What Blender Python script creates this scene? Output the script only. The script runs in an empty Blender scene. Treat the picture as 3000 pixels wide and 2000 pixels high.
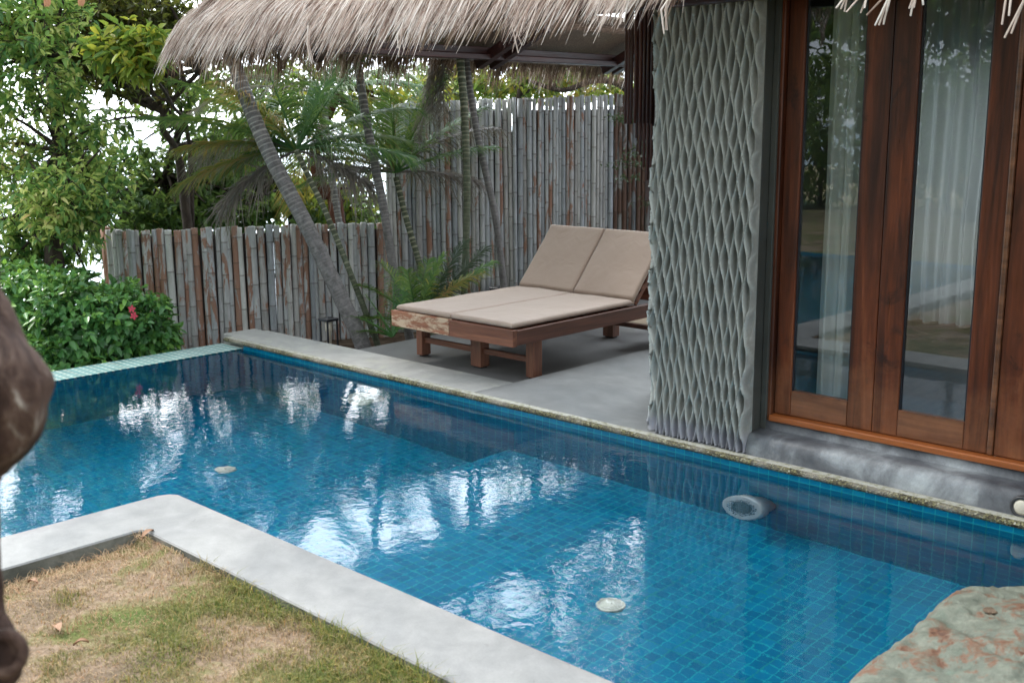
import bpy, bmesh, math, random
import numpy as np
from mathutils import Vector, Matrix, noise as mnoise

rng = np.random.default_rng(7)
random.seed(7)
C = bpy.context.scene.collection
SC = bpy.context.scene

# ------------------------------------------------------------ camera
HC = 1.62
FPX = 3226.76
_yaw, _pit, _rol = [math.radians(a) for a in (43.713, 11.2056, 0.4456)]
_f = np.array([-math.sin(_yaw)*math.cos(_pit), math.cos(_yaw)*math.cos(_pit), -math.sin(_pit)])
_r = np.array([math.cos(_yaw), math.sin(_yaw), 0.0])
_d = np.cross(_f, _r)
_r2 = _r*math.cos(_rol) + _d*math.sin(_rol)
_d2 = -_r*math.sin(_rol) + _d*math.cos(_rol)
cd = bpy.data.cameras.new('camera')
cam = bpy.data.objects.new('camera', cd)
C.objects.link(cam)
cam.matrix_world = Matrix(((_r2[0], -_d2[0], -_f[0], 0), (_r2[1], -_d2[1], -_f[1], 0), (_r2[2], -_d2[2], -_f[2], HC), (0, 0, 0, 1)))
cd.sensor_width = 36; cd.lens = 36*FPX/3000
cd.clip_start = 0.05; cd.clip_end = 20000
cd.dof.use_dof = True; cd.dof.focus_distance = 6.2; cd.dof.aperture_fstop = 4.2
SC.camera = cam

def at(x, y, depth):
    """world point seen at photo pixel (x,y of 3000x2000) at a given depth in metres"""
    p = _r2*(x-1500)/FPX + _d2*(y-1000)/FPX + _f
    return Vector(p*depth + np.array([0, 0, HC]))

# ------------------------------------------------------------ world, sun, exposure
w = bpy.data.worlds.new('World'); SC.world = w; w.use_nodes = True
nt = w.node_tree; nt.nodes.clear()
SUN_EL, SUN_AZ = math.radians(46), math.radians(256)   # azimuth clockwise from +Y
out = nt.nodes.new('ShaderNodeOutputWorld'); bg = nt.nodes.new('ShaderNodeBackground')
sky = nt.nodes.new('ShaderNodeTexSky'); sky.sky_type = 'NISHITA'; sky.sun_disc = False
sky.sun_elevation = SUN_EL; sky.sun_rotation = SUN_AZ; sky.dust_density = 3.0; sky.air_density = 1.0
tc = nt.nodes.new('ShaderNodeTexCoord'); nz = nt.nodes.new('ShaderNodeTexNoise')
nz.inputs['Scale'].default_value = 2.2; nz.inputs['Detail'].default_value = 6
cr = nt.nodes.new('ShaderNodeValToRGB')
cr.color_ramp.elements[0].position = 0.30; cr.color_ramp.elements[0].color = (.72, .72, .72, 1)
cr.color_ramp.elements[1].position = 0.62; cr.color_ramp.elements[1].color = (1, 1, 1, 1)
mx = nt.nodes.new('ShaderNodeMix'); mx.data_type = 'RGBA'
mx.inputs[7].default_value = (15.5, 16.6, 17.6, 1)
bg.inputs['Strength'].default_value = 0.10
nt.links.new(tc.outputs['Generated'], nz.inputs['Vector'])
nt.links.new(nz.outputs['Fac'], cr.inputs['Fac'])
nt.links.new(cr.outputs['Color'], mx.inputs[0])
nt.links.new(sky.outputs['Color'], mx.inputs[6])
dp = nt.nodes.new('ShaderNodeVectorMath'); dp.operation = 'DOT_PRODUCT'; dp.inputs[1].default_value = (-.66, .66, .36)
mr = nt.nodes.new('ShaderNodeMapRange'); mr.inputs[1].default_value = .25; mr.inputs[2].default_value = .85; mr.inputs[3].default_value = .50; mr.inputs[4].default_value = 1.7
mm = nt.nodes.new('ShaderNodeMix'); mm.data_type = 'RGBA'; mm.blend_type = 'MULTIPLY'; mm.inputs[0].default_value = 1   # sky brightness shaped by direction: strong over the sea, dimmed behind and overhead
nt.links.new(tc.outputs['Generated'], dp.inputs[0]); nt.links.new(dp.outputs['Value'], mr.inputs[0])
nt.links.new(mx.outputs[2], mm.inputs[6]); nt.links.new(mr.outputs[0], mm.inputs[7]); nt.links.new(mm.outputs[2], bg.inputs['Color'])
nt.links.new(bg.outputs['Background'], out.inputs['Surface'])
sl = bpy.data.lights.new('sun', 'SUN'); sl.energy = 1.4; sl.angle = math.radians(10); sl.color = (1, .95, .88)
so = bpy.data.objects.new('sun', sl); C.objects.link(so)
sd = Vector((math.sin(SUN_AZ)*math.cos(SUN_EL), math.cos(SUN_AZ)*math.cos(SUN_EL), math.sin(SUN_EL)))
so.rotation_euler = sd.to_track_quat('Z', 'Y').to_euler(); so.location = (0, 0, 20)
SC.view_settings.view_transform = 'Standard'; SC.view_settings.look = 'None'
SC.view_settings.gamma = 1; SC.view_settings.use_curve_mapping = False
SC.view_settings.exposure = 1.27
SC.cycles.use_denoising = True
SC.cycles.max_bounces = 10; SC.cycles.transparent_max_bounces = 16
SC.cycles.sample_clamp_indirect = 6

# ------------------------------------------------------------ material helpers
class NT:
    def __init__(s, name):
        s.m = bpy.data.materials.new(name); s.m.use_nodes = True; s.t = s.m.node_tree
        s.t.nodes.clear(); s.o = s.n('ShaderNodeOutputMaterial')
    def n(s, typ, **kw):
        k = s.t.nodes.new(typ)
        for a, b in kw.items(): setattr(k, a, b)
        return k
    def l(s, a, b): s.t.links.new(a, b)
    def setv(s, sock, v):
        if hasattr(v, 'is_output') or isinstance(v, bpy.types.NodeSocket): s.l(v, sock)
        elif isinstance(v, (tuple, list)) and len(v) == 3 and sock.type == 'RGBA': sock.default_value = (*v, 1)
        else: sock.default_value = v
    def coord(s, which='Object', scale=(1, 1, 1), rot=(0, 0, 0), loc=(0, 0, 0)):
        c = s.n('ShaderNodeTexCoord'); m = s.n('ShaderNodeMapping')
        m.inputs['Scale'].default_value = scale; m.inputs['Rotation'].default_value = rot
        m.inputs['Location'].default_value = loc
        s.l(c.outputs[which], m.inputs['Vector']); return m.outputs['Vector']
    def noise(s, vec, scale, detail=4, rough=.55, dist=0, out='Fac'):
        k = s.n('ShaderNodeTexNoise'); s.l(vec, k.inputs['Vector'])
        k.inputs['Scale'].default_value = scale; k.inputs['Detail'].default_value = detail
        k.inputs['Roughness'].default_value = rough; k.inputs['Distortion'].default_value = dist
        return k.outputs[out]
    def ramp(s, fac, stops, interp='LINEAR'):
        k = s.n('ShaderNodeValToRGB'); e = k.color_ramp.elements; k.color_ramp.interpolation = interp
        while len(e) < len(stops): e.new(0.5)
        for i, (p, c) in enumerate(stops):
            e[i].position = p; e[i].color = (*c, 1) if isinstance(c, (tuple, list)) else (c, c, c, 1)
        s.l(fac, k.inputs['Fac']); return k.outputs['Color']
    def mix(s, a, b, fac, mode='MIX'):
        k = s.n('ShaderNodeMix', data_type='RGBA', blend_type=mode)
        s.setv(k.inputs[0], fac); s.setv(k.inputs[6], a); s.setv(k.inputs[7], b); return k.outputs[2]
    def math(s, op, a, b=0.0, clamp=False):
        k = s.n('ShaderNodeMath', operation=op); k.use_clamp = clamp
        s.setv(k.inputs[0], a); s.setv(k.inputs[1], b); return k.outputs[0]
    def bump(s, h, strength=.5, dist=.01, normal=None):
        k = s.n('ShaderNodeBump'); s.l(h, k.inputs['Height'])
        k.inputs['Strength'].default_value = strength; k.inputs['Distance'].default_value = dist
        if normal is not None: s.l(normal, k.inputs['Normal'])
        return k.outputs['Normal']
    def pbr(s, col, rough=.6, normal=None, spec=.5, metal=0, trans=0, sheen=0):
        b = s.n('ShaderNodeBsdfPrincipled'); s.setv(b.inputs['Base Color'], col); s.setv(b.inputs['Roughness'], rough)
        b.inputs['Specular IOR Level'].default_value = spec; b.inputs['Metallic'].default_value = metal
        b.inputs['Sheen Weight'].default_value = sheen
        if normal is not None: s.l(normal, b.inputs['Normal'])
        s.l(b.outputs[0], s.o.inputs['Surface']); return b
    def island(s):
        return s.n('ShaderNodeNewGeometry').outputs['Random Per Island']

M = {}

def mat_concrete(name, c0, c1, c2, rough=.7, scale=1.0, stain=None):
    t = NT(name); v = t.coord('Object')
    n1 = t.noise(v, .9*scale, 6, .6, .6); n2 = t.noise(v, 7*scale, 7, .72, .3); n3 = t.noise(v, 160, 3, .6)
    a = t.ramp(n1, [(.32, c0), (.5, c1), (.68, c2)])
    a = t.mix(a, t.ramp(n2, [(.3, .30), (.7, .70)]), .5, 'OVERLAY')
    a = t.mix(a, t.mix(a, (.1, .095, .085), .55), t.ramp(t.noise(v, 19, 6, .75, .5), [(.63, 0.0), (.70, .7)]))
    a = t.mix(a, t.ramp(n3, [(.25, .38), (.75, .62)]), .28, 'OVERLAY')
    if stain: a = t.mix(a, stain, t.ramp(t.noise(v, 3.1, 7, .7, 1.2), [(.56, 0.0), (.72, .55)]))
    h = t.mix(n2, n3, .5)
    t.pbr(a, t.ramp(n2, [(.3, rough-.12), (.7, rough+.1)]), t.bump(h, .35, .004), .4)
    return t.m
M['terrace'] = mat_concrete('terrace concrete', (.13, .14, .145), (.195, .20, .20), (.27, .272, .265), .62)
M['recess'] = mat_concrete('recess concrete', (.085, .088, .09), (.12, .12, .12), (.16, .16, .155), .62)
M['coping_near'] = mat_concrete('pale coping concrete', (.15, .154, .156), (.205, .205, .202), (.255, .253, .246), .6, 1.3)
M['coping_far'] = mat_concrete('coping concrete', (.24, .25, .245), (.31, .31, .30), (.38, .375, .355), .65, 1.2, (.42, .43, .33))
M['plinth'] = mat_concrete('polished grey plinth', (.05, .053, .062), (.13, .137, .15), (.36, .385, .40), .45, 3.2, (.045, .045, .052))
M['core'] = mat_concrete('pillar render', (.035, .038, .034), (.055, .058, .052), (.08, .08, .072), .8)  # colour darkened to hold the shade of the recessed strip
M['wall'] = mat_concrete('interior plaster', (.22, .2, .18), (.27, .25, .22), (.3, .28, .25), .8)
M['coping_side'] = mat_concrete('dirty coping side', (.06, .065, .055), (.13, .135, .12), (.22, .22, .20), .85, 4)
M['stone'] = mat_concrete('retaining stone', (.22, .23, .22), (.3, .31, .3), (.36, .36, .34), .8, 3)

t = NT('mossy pebble edge'); v = t.coord('Object')
vo = t.n('ShaderNodeTexVoronoi'); vo.inputs['Scale'].default_value = 130; t.l(v, vo.inputs['Vector'])
n1 = t.noise(v, 6, 4)
a = t.ramp(vo.outputs['Color'], [(.1, (.025, .022, .015)), (.45, (.075, .065, .035)), (.78, (.19, .18, .08)), (.97, (.40, .40, .33))])
a = t.mix(a, (.32, .3, .27), t.ramp(n1, [(.45, 0.0), (.65, .5)]))
t.pbr(a, .8, t.bump(vo.outputs['Distance'], .9, .006)); M['moss'] = t.m
t = NT('algae stained lip'); v = t.coord('Object')
n1 = t.noise(v, 26, 6, .7, .4); n2 = t.noise(v, 120, 3)
a = t.ramp(n1, [(.32, (.07, .07, .05)), (.42, (.24, .24, .17)), (.54, (.36, .36, .32)), (.75, (.38, .385, .37))])
a = t.mix(a, t.ramp(n2, [(.3, .3), (.7, .7)]), .3, 'OVERLAY')
t.pbr(a, .7, t.bump(n2, .5, .004)); M['lip'] = t.m

def mat_tile(name, c_a, c_b, grout, mottled=.5, size=.0545, rough=.18, mortar=.0032):
    t = NT(name); v = t.coord('UV')
    def brick(sz, mo, ca, cb, g):
        b = t.n('ShaderNodeTexBrick'); b.offset = 0; b.squash = 1
        t.l(v, b.inputs['Vector']); b.inputs['Scale'].default_value = 1
        b.inputs['Brick Width'].default_value = sz; b.inputs['Row Height'].default_value = sz
        b.inputs['Mortar Size'].default_value = mo; b.inputs['Mortar Smooth'].default_value = .35
        b.inputs['Bias'].default_value = 0
        for k, q in (('Color1', ca), ('Color2', cb), ('Mortar', g)): b.inputs[k].default_value = (*q, 1)
        return b
    b = brick(size, mortar, c_a, c_b, grout)
    s2 = brick(size*6, mortar*1.3, (0, 0, 0), (0, 0, 0), (1, 1, 1))
    n = t.noise(v, 5, 5, .7)
    a = t.mix(b.outputs['Color'], t.ramp(n, [(.3, .35), (.7, .65)]), mottled, 'OVERLAY')
    a = t.mix(a, tuple(q*.55 for q in grout), t.math('MULTIPLY', s2.outputs['Color'], .55))
    a = t.mix(a, grout, t.ramp(t.noise(v, 2.3, 6, .75, 1), [(.55, 0.0), (.75, .35)]))
    t.pbr(a, rough, t.bump(b.outputs['Fac'], -.3, .002), .5); return t.m
M['tile'] = mat_tile('blue pool tile', (.001, .122, .250), (.001, .170, .325), (.008, .27, .345), .35)
M['tile_wall'] = mat_tile('blue wall tile', (.001, .115, .225), (.002, .155, .28), (.010, .235, .30), .4)
M['tile_edge'] = mat_tile('weathered teal edge tile', (.045, .21, .24), (.09, .28, .30), (.44, .52, .48), .5, .0545, .3, .010)

t = NT('pool water'); v = t.coord('Object')
n1 = t.noise(v, 9, 2, .5); n2 = t.noise(v, 26, 2, .5, .5); n3 = t.noise(v, 2.2, 2, .5)
h = t.math('ADD', t.math('MULTIPLY', n1, 1.0), t.math('MULTIPLY', n2, .42)); h = t.math('ADD', h, t.math('MULTIPLY', n3, 1.6))
b = t.n('ShaderNodeBsdfPrincipled')
b.inputs['Base Color'].default_value = (.93, .985, 1, 1); b.inputs['Roughness'].default_value = 0
b.inputs['IOR'].default_value = 1.333; b.inputs['Transmission Weight'].default_value = 1
n5 = t.noise(v, 55, 2, .5, .6); h = t.math('ADD', h, t.math('MULTIPLY', n5, .07))
t.l(t.bump(h, .5, .0019), b.inputs['Normal']); t.l(b.outputs[0], t.o.inputs['Surface']); M['water'] = t.m
t = NT('sea'); v = t.coord('Object')
t.pbr((.12, .2, .24), .25, t.bump(t.noise(v, .15, 4), .4, 2.0)); M['sea'] = t.m

def mat_wood(name, stops, axis=2, scale=1.0, rough=.35, knots=True, bleach=None, spec=.5, island=.0):
    t = NT(name)
    sc = [9, 9, 9]; sc[axis] = .55
    v = t.coord('Object', tuple(q*scale for q in sc))
    n1 = t.noise(v, 1.2, 5, .6, 1.4); n2 = t.noise(v, 7, 4, .7, .3)
    a = t.ramp(n1, stops)
    a = t.mix(a, t.ramp(n2, [(.3, .25), (.7, .72)]), .5, 'OVERLAY')
    vv = t.coord('Object')
    if knots:
        k = t.noise(vv, 4.5, 5, .7, .8)
        a = t.mix(a, (.02, .009, .007), t.ramp(k, [(.60, 0.0), (.72, .8)]))
    if bleach:
        q = t.noise(t.coord('Object', (6, 6, 22)), 1.1, 7, .75, .2)
        a = t.mix(a, bleach, t.ramp(q, [(.47, 0.0), (.56, .9)]))
    if knots:
        sp = t.n('ShaderNodeSeparateXYZ'); t.l(vv, sp.inputs[0])
        low = t.ramp(t.math('ADD', sp.outputs['Z'], t.math('MULTIPLY', t.noise(vv, 5, 5, .7), .9)), [(.62, .75), (1.0, 0.0)])
        a = t.mix(a, (.30, .125, .058), t.math('MULTIPLY', low, t.ramp(n1, [(.3, .25), (.7, .95)])))  # paler towards the foot: wear plus a light gradient painted in
    if island: a = t.mix(a, t.ramp(t.island(), [(0, .25), (1, .75)]), island, 'OVERLAY')
    t.pbr(a, t.ramp(n2, [(.3, rough-.08), (.7, rough+.15)]), t.bump(n2, .4, .002), spec); return t.m
M['door_v'] = mat_wood('varnished door wood upright', [(.28, (.016, .006, .005)), (.44, (.060, .018, .009)), (.60, (.12, .031, .012)), (.8, (.20, .066, .024))], 2, spec=.3)
M['door_h'] = mat_wood('varnished door wood level', [(.25, (.035, .014, .009)), (.5, (.12, .046, .02)), (.75, (.22, .09, .04))], 0)
M['rail'] = mat_wood('orange sill wood', [(.25, (.22, .06, .015)), (.6, (.40, .12, .03)), (.8, (.46, .17, .05))], 0, knots=False)
M['dark_wood'] = mat_wood('dark red beam wood', [(.3, (.022, .009, .009)), (.6, (.055, .018, .016)), (.8, (.09, .03, .025))], 1, knots=False, rough=.45)
M['slat'] = mat_wood('red brown rods', [(.3, (.045, .018, .015)), (.6, (.12, .045, .034)), (.8, (.19, .08, .06))], 2, knots=False, rough=.5, island=.6)
M['teak'] = mat_wood('lounger teak', [(.25, (.06, .022, .014)), (.5, (.17, .062, .035)), (.75, (.28, .11, .06))], 0, 1.3, .42, knots=False)
M['teak_leg'] = mat_wood('lounger leg teak', [(.25, (.07, .026, .018)), (.5, (.17, .068, .04)), (.75, (.25, .105, .065))], 2, 1.3, .45, knots=False)
M['teak_old'] = mat_wood('bleached lounger teak', [(.25, (.10, .04, .025)), (.5, (.26, .10, .055)), (.75, (.36, .16, .09))], 0, 1.2, .55, knots=False, bleach=(.55, .42, .30))
M['teak_side'] = mat_wood('lounger side teak', [(.25, (.04, .016, .012)), (.5, (.10, .038, .024)), (.75, (.16, .06, .038))], 1, 1.2, .42, knots=False)

t = NT('cushion fabric'); v = t.coord('Object')
wv = t.n('ShaderNodeTexNoise'); n1 = t.noise(v, 700, 2); n2 = t.noise(v, 3, 4, .6)
a = t.mix((.35, .262, .212), (.40, .305, .25), n2)
a = t.mix(a, t.ramp(n1, [(.2, .42), (.8, .58)]), .5, 'OVERLAY')
big = t.noise(t.coord('Object', (1, 1, 1)), 6.5, 3, .5, 1.2)
t.pbr(a, .62, t.bump(t.mix(t.ramp(big, [(.3, 0.0), (.7, 1.0)]), n1, .12), .45, .006), .25, sheen=.3); M['cushion'] = t.m

t = NT('carved grey cement'); v = t.coord('Object')
n1 = t.noise(v, 2.2, 5, .6); n2 = t.noise(v, 60, 4, .6); n3 = t.noise(v, 12, 6, .7)
a = t.ramp(n1, [(.3, (.19, .197, .185)), (.5, (.25, .255, .24)), (.7, (.32, .315, .285))])
at_ = t.n('ShaderNodeAttribute', attribute_name='ridge_light')
a = t.mix(a, (.66, .70, .67), t.math('MULTIPLY', at_.outputs['Fac'], .75))  # crests lightened in the colour, like light catching the relief
a = t.mix(a, t.ramp(n2, [(.25, .35), (.75, .65)]), .35, 'OVERLAY')
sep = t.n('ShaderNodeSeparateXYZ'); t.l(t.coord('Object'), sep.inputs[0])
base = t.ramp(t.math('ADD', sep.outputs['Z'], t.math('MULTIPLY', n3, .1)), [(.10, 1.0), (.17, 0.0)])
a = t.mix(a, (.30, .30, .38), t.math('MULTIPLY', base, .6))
t.pbr(a, .72, t.bump(n2, .3, .003), .35); M['cement'] = t.m

def mat_bamboo(name, greyw=.5, dark=1.0, rust=(.38, .19, .12)):
    t = NT(name); v = t.coord('Object'); isl = t.island()
    sep = t.n('ShaderNodeSeparateXYZ'); t.l(v, sep.inputs[0])
    cmb = t.n('ShaderNodeCombineXYZ')
    t.l(t.math('ADD', sep.outputs[0], t.math('MULTIPLY', isl, 37.0)), cmb.inputs[0]); t.l(sep.outputs[1], cmb.inputs[1])
    t.l(t.math('MULTIPLY', sep.outputs[2], .22), cmb.inputs[2])
    g = t.noise(cmb.outputs[0], 26, 5, .62, .4); g2 = t.noise(cmb.outputs[0], 11, 6, .7, .8)
    grey = t.ramp(isl, [(0, (.29*dark, .315*dark, .345*dark)), (.35, (.44*dark, .46*dark, .475*dark)), (.7, (.345*dark, .34*dark, .34*dark)), (1, (.54*dark, .55*dark, .54*dark))])
    rs = t.ramp(g, [(.3, tuple(q*dark for q in rust)), (.5, tuple(q*.75*dark for q in rust)), (.75, (.16*dark, .09*dark, .065*dark))])
    thr = t.math('ADD', g2, t.math('MULTIPLY', t.math('SUBTRACT', t.math('FRACT', t.math('MULTIPLY', isl, 7.31)), .5), .26))
    a = t.mix(grey, rs, t.ramp(thr, [(greyw, 0.0), (greyw+.05, .9)]))
    a = t.mix(a, t.ramp(g, [(.3, .25), (.72, .72)]), .55, 'OVERLAY')
    a = t.mix(a, (.03, .025, .025), t.ramp(t.noise(v, 30, 3, .8), [(.68, 0.0), (.74, .7)]))
    nd = t.n('ShaderNodeAttribute', attribute_name='node').outputs['Fac']
    a = t.mix(a, (.10*dark, .075*dark, .06*dark), t.math('MULTIPLY', nd, .5))
    t.pbr(a, .6, t.bump(g, .35, .004), .35); return t.m
M['bamboo'] = mat_bamboo('weathered grey bamboo', .535, 1.18)
M['bamboo_tall'] = mat_bamboo('tall grey bamboo', .585, 1.18)
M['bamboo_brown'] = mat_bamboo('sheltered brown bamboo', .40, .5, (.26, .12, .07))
M['bamboo_pale'] = mat_bamboo('orange bamboo', .18, 1.05, (.46, .20, .10))

def mat_leaf(name, stops, trans=.45, rough=.45, spec=.4):
    t = NT(name); isl = t.island()
    big = t.noise(t.coord('Object'), 1.3, 3, .6)
    f = t.math('ADD', t.math('MULTIPLY', isl, .62), t.math('MULTIPLY', t.math('SUBTRACT', big, .5), 1.15), True)
    f = t.math('ADD', f, .16, True)
    a = t.ramp(f, stops)
    p = t.n('ShaderNodeBsdfPrincipled'); t.l(a, p.inputs['Base Color']); p.inputs['Roughness'].default_value = rough
    p.inputs['Specular IOR Level'].default_value = spec
    tr = t.n('ShaderNodeBsdfTranslucent'); t.l(t.mix(a, (.5, .6, .1), .25), tr.inputs['Color'])
    m = t.n('ShaderNodeMixShader'); m.inputs[0].default_value = trans
    t.l(p.outputs[0], m.inputs[1]); t.l(tr.outputs[0], m.inputs[2]); t.l(m.outputs[0], t.o.inputs['Surface'])
    return t.m
M['leaf_a'] = mat_leaf('glossy green leaves', [(.0, (.04, .12, .05)), (.3, (.10, .25, .08)), (.52, (.25, .40, .10)), (.74, (.52, .60, .18)), (.9, (.80, .76, .34)), (1, (.6, .38, .2))])
M['leaf_b'] = mat_leaf('dark green leaves', [(.0, (0.028, 0.073, 0.033)), (.4, (0.063, 0.146, 0.049)), (.75, (0.137, 0.237, 0.057)), (1, (0.501, 0.473, 0.098))])
M['leaf_c'] = mat_leaf('yellow green leaves', [(.0, (0.039, 0.104, 0.026)), (.35, (0.117, 0.221, 0.039)), (.65, (0.325, 0.377, 0.052)), (.85, (0.546, 0.442, 0.052)), (1, (0.585, 0.286, 0.065))], .45)
M['leaf_d'] = mat_leaf('dry olive twigs leaves', [(.0, (0.024, 0.042, 0.014)), (.5, (0.084, 0.090, 0.024)), (.8, (0.192, 0.144, 0.036)), (1, (0.360, 0.156, 0.060))])
M['leaf_h'] = mat_leaf('hibiscus leaves', [(.0, (0.035, 0.112, 0.036)), (.35, (0.070, 0.208, 0.064)), (.65, (0.132, 0.319, 0.079)), (.88, (0.281, 0.526, 0.071)), (1, (0.597, 0.734, 0.086))], .3, .32, .5)
M['leaf_dark'] = mat_leaf('shaded vine leaves', [(.0, (.02, .04, .025)), (1, (.05, .09, .05))], .15)
M['frond'] = mat_leaf('palm frond green', [(.0, (0.028, 0.097, 0.037)), (.5, (0.075, 0.194, 0.058)), (.85, (0.224, 0.324, 0.073)), (1, (0.559, 0.454, 0.087))], .3)
M['frond_y'] = mat_leaf('yellowing palm frond', [(.0, (.05, .14, .04)), (.35, (.13, .20, .05)), (.65, (.34, .26, .07)), (1, (.44, .25, .11))], .35)
M['frond_dead'] = mat_leaf('dead palm frond', [(.0, (.10, .085, .08)), (.5, (.22, .19, .185)), (1, (.36, .32, .31))], .2)
t = NT('tree bark'); v = t.coord('Object', (1, 1, .35)); n1 = t.noise(v, 14, 6, .7, .5)
a = t.ramp(n1, [(.3, (.02, .016, .014)), (.55, (.065, .05, .042)), (.8, (.13, .105, .09))])
t.pbr(a, .85, t.bump(n1, .8, .02), .2); M['bark'] = t.m
t = NT('red brown bark'); v = t.coord('Object', (1, 1, .3)); n1 = t.noise(v, 18, 6, .7, .5)
a = t.ramp(n1, [(.3, (.05, .02, .014)), (.55, (.14, .055, .035)), (.8, (.22, .10, .07))])
t.pbr(a, .8, t.bump(n1, .7, .015), .2); M['bark_red'] = t.m
t = NT('mottled near bark'); v = t.coord('Object', (1, 1, .55)); n1 = t.noise(v, 13, 6, .7, .8); n2 = t.noise(v, 50, 4, .7)
a = t.ramp(n1, [(.3, (.010, .006, .005)), (.50, (.05, .028, .022)), (.61, (.11, .07, .055)), (.72, (.40, .36, .32))])
a = t.mix(a, t.ramp(n2, [(.3, .2), (.7, .8)]), .4, 'OVERLAY')
t.pbr(a, .8, t.bump(n1, .9, .02), .2); M['bark_near'] = t.m
def mat_palm(name, base, ring):
    t = NT(name); a2 = t.n('ShaderNodeAttribute', attribute_name='ring').outputs['Fac']
    n1 = t.noise(t.coord('Object'), 22, 6, .7, .6)
    a = t.mix(base, tuple(q*.45 for q in base), t.ramp(n1, [(.35, 0.0), (.65, 1.0)]))
    a = t.mix(a, ring, t.math('MULTIPLY', a2, t.ramp(n1, [(.35, 1.0), (.75, .45)])))
    t.pbr(a, .75, t.bump(n1, .5, .006), .25); return t.m
M['palm_grey'] = mat_palm('grey ringed palm bark', (.21, .20, .20), (.60, .59, .54))
M['palm_green'] = mat_palm('green ringed palm bark', (.13, .15, .10), (.46, .45, .33))

def mat_thatch(name, k=1.0, brown=False):
    t = NT(name); isl = t.island()
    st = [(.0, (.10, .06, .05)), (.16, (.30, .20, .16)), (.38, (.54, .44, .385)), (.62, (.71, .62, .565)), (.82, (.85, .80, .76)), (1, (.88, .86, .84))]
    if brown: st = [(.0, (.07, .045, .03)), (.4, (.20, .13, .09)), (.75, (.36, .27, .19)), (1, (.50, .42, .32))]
    big = t.noise(t.coord('Object'), 5, 4, .6)
    f = t.math('ADD', t.math('MULTIPLY', isl, .8), t.math('MULTIPLY', t.math('SUBTRACT', big, .35), .6), True)
    a = t.ramp(f, [(p, tuple(q*k for q in c)) for p, c in st])
    p = t.n('ShaderNodeBsdfPrincipled'); t.l(a, p.inputs['Base Color']); p.inputs['Roughness'].default_value = .75
    p.inputs['Specular IOR Level'].default_value = .25
    tr = t.n('ShaderNodeBsdfTranslucent'); t.l(a, tr.inputs['Color'])
    m = t.n('ShaderNodeMixShader'); m.inputs[0].default_value = .32
    t.l(p.outputs[0], m.inputs[1]); t.l(tr.outputs[0], m.inputs[2]); t.l(m.outputs[0], t.o.inputs['Surface']); return t.m
M['thatch'] = mat_thatch('sun bleached thatch')
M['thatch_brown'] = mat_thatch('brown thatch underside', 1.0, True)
t = NT('thatch body'); v = t.coord('Object', (1, .12, .12)); n1 = t.noise(v, 90, 4, .7)
t.pbr(t.ramp(n1, [(.3, (.10, .07, .055)), (.7, (.38, .29, .23))]), .9, t.bump(n1, .8, .01)); M['thatch_body'] = t.m
t = NT('woven ceiling mat'); v = t.coord('Object'); n1 = t.noise(v, 90, 4, .7); n2 = t.noise(v, 9, 4)
a = t.ramp(n1, [(.3, (.13, .085, .06)), (.7, (.34, .25, .185))])
t.pbr(t.mix(a, t.ramp(n2, [(.3, .4), (.7, .6)]), .5, 'OVERLAY'), .85, t.bump(n1, .6, .006)); M['ceiling'] = t.m

t = NT('window glass')
tr = t.n('ShaderNodeBsdfTransparent'); tr.inputs['Color'].default_value = (.95, .97, .96, 1)
gl = t.n('ShaderNodeBsdfGlossy'); gl.inputs['Roughness'].default_value = 0.0; gl.inputs['Color'].default_value = (.9, .93, 1, 1)
fr = t.n('ShaderNodeFresnel'); t.l(t.math('POWER', 1.62, t.math('SUBTRACT', 1.0, t.math('MULTIPLY', t.n('ShaderNodeNewGeometry').outputs['Backfacing'], 2.0))), fr.inputs['IOR'])
m = t.n('ShaderNodeMixShader'); t.l(fr.outputs[0], m.inputs[0]); t.l(tr.outputs[0], m.inputs[1]); t.l(gl.outputs[0], m.inputs[2])
t.l(t.bump(t.noise(t.coord('Object'), 1.6, 2), .05, .004), gl.inputs['Normal'])
t.l(m.outputs[0], t.o.inputs['Surface']); M['glass'] = t.m
t = NT('sheer curtain')
d = t.n('ShaderNodeBsdfDiffuse'); d.inputs['Color'].default_value = (.80, .82, .80, 1)
tr = t.n('ShaderNodeBsdfTranslucent'); tr.inputs['Color'].default_value = (.34, .36, .36, 1)
m = t.n('ShaderNodeMixShader'); m.inputs[0].default_value = .45
t.l(d.outputs[0], m.inputs[1]); t.l(tr.outputs[0], m.inputs[2]); t.l(m.outputs[0], t.o.inputs['Surface']); M['curtain'] = t.m

def mat_plain(name, c, rough=.5, metal=0, spec=.5):
    t = NT(name); n1 = t.noise(t.coord('Object'), 40, 4)
    t.pbr(t.mix(c, tuple(q*.7 for q in c), n1), rough, t.bump(n1, .15, .001), spec, metal); return t.m
M['black'] = mat_plain('black painted metal', (.012, .013, .02), .45)
M['chrome'] = mat_plain('brushed steel', (.62, .64, .66), .22, 1)
M['face'] = mat_plain('teal grey face', (.07, .12, .13), .5)
M['steel'] = mat_plain('pale steel', (.50, .55, .58), .3, .35)
M['white_plastic'] = mat_plain('pale plastic', (.62, .64, .58), .5)
M['cream_glass'] = mat_plain('cream lens glass', (.72, .66, .55), .3)
M['grey_rim'] = mat_plain('dark grey rim', (.045, .045, .05), .4)
M['gap_dark'] = mat_plain('dark gap backing', (.055, .045, .042), .8)
M['tray'] = mat_plain('plywood', (.40, .30, .19), .6)
M['flower'] = mat_plain('red petal', (.65, .05, .10), .5)
M['dead_leaf'] = mat_plain('dry leaf', (.30, .16, .085), .7)
M['dead_leaf2'] = mat_plain('hanging dry leaf', (.55, .25, .13), .7)
t = NT('soil'); v = t.coord('Object'); n1 = t.noise(v, 6, 7, .7); n2 = t.noise(v, 70, 4, .7)
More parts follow.
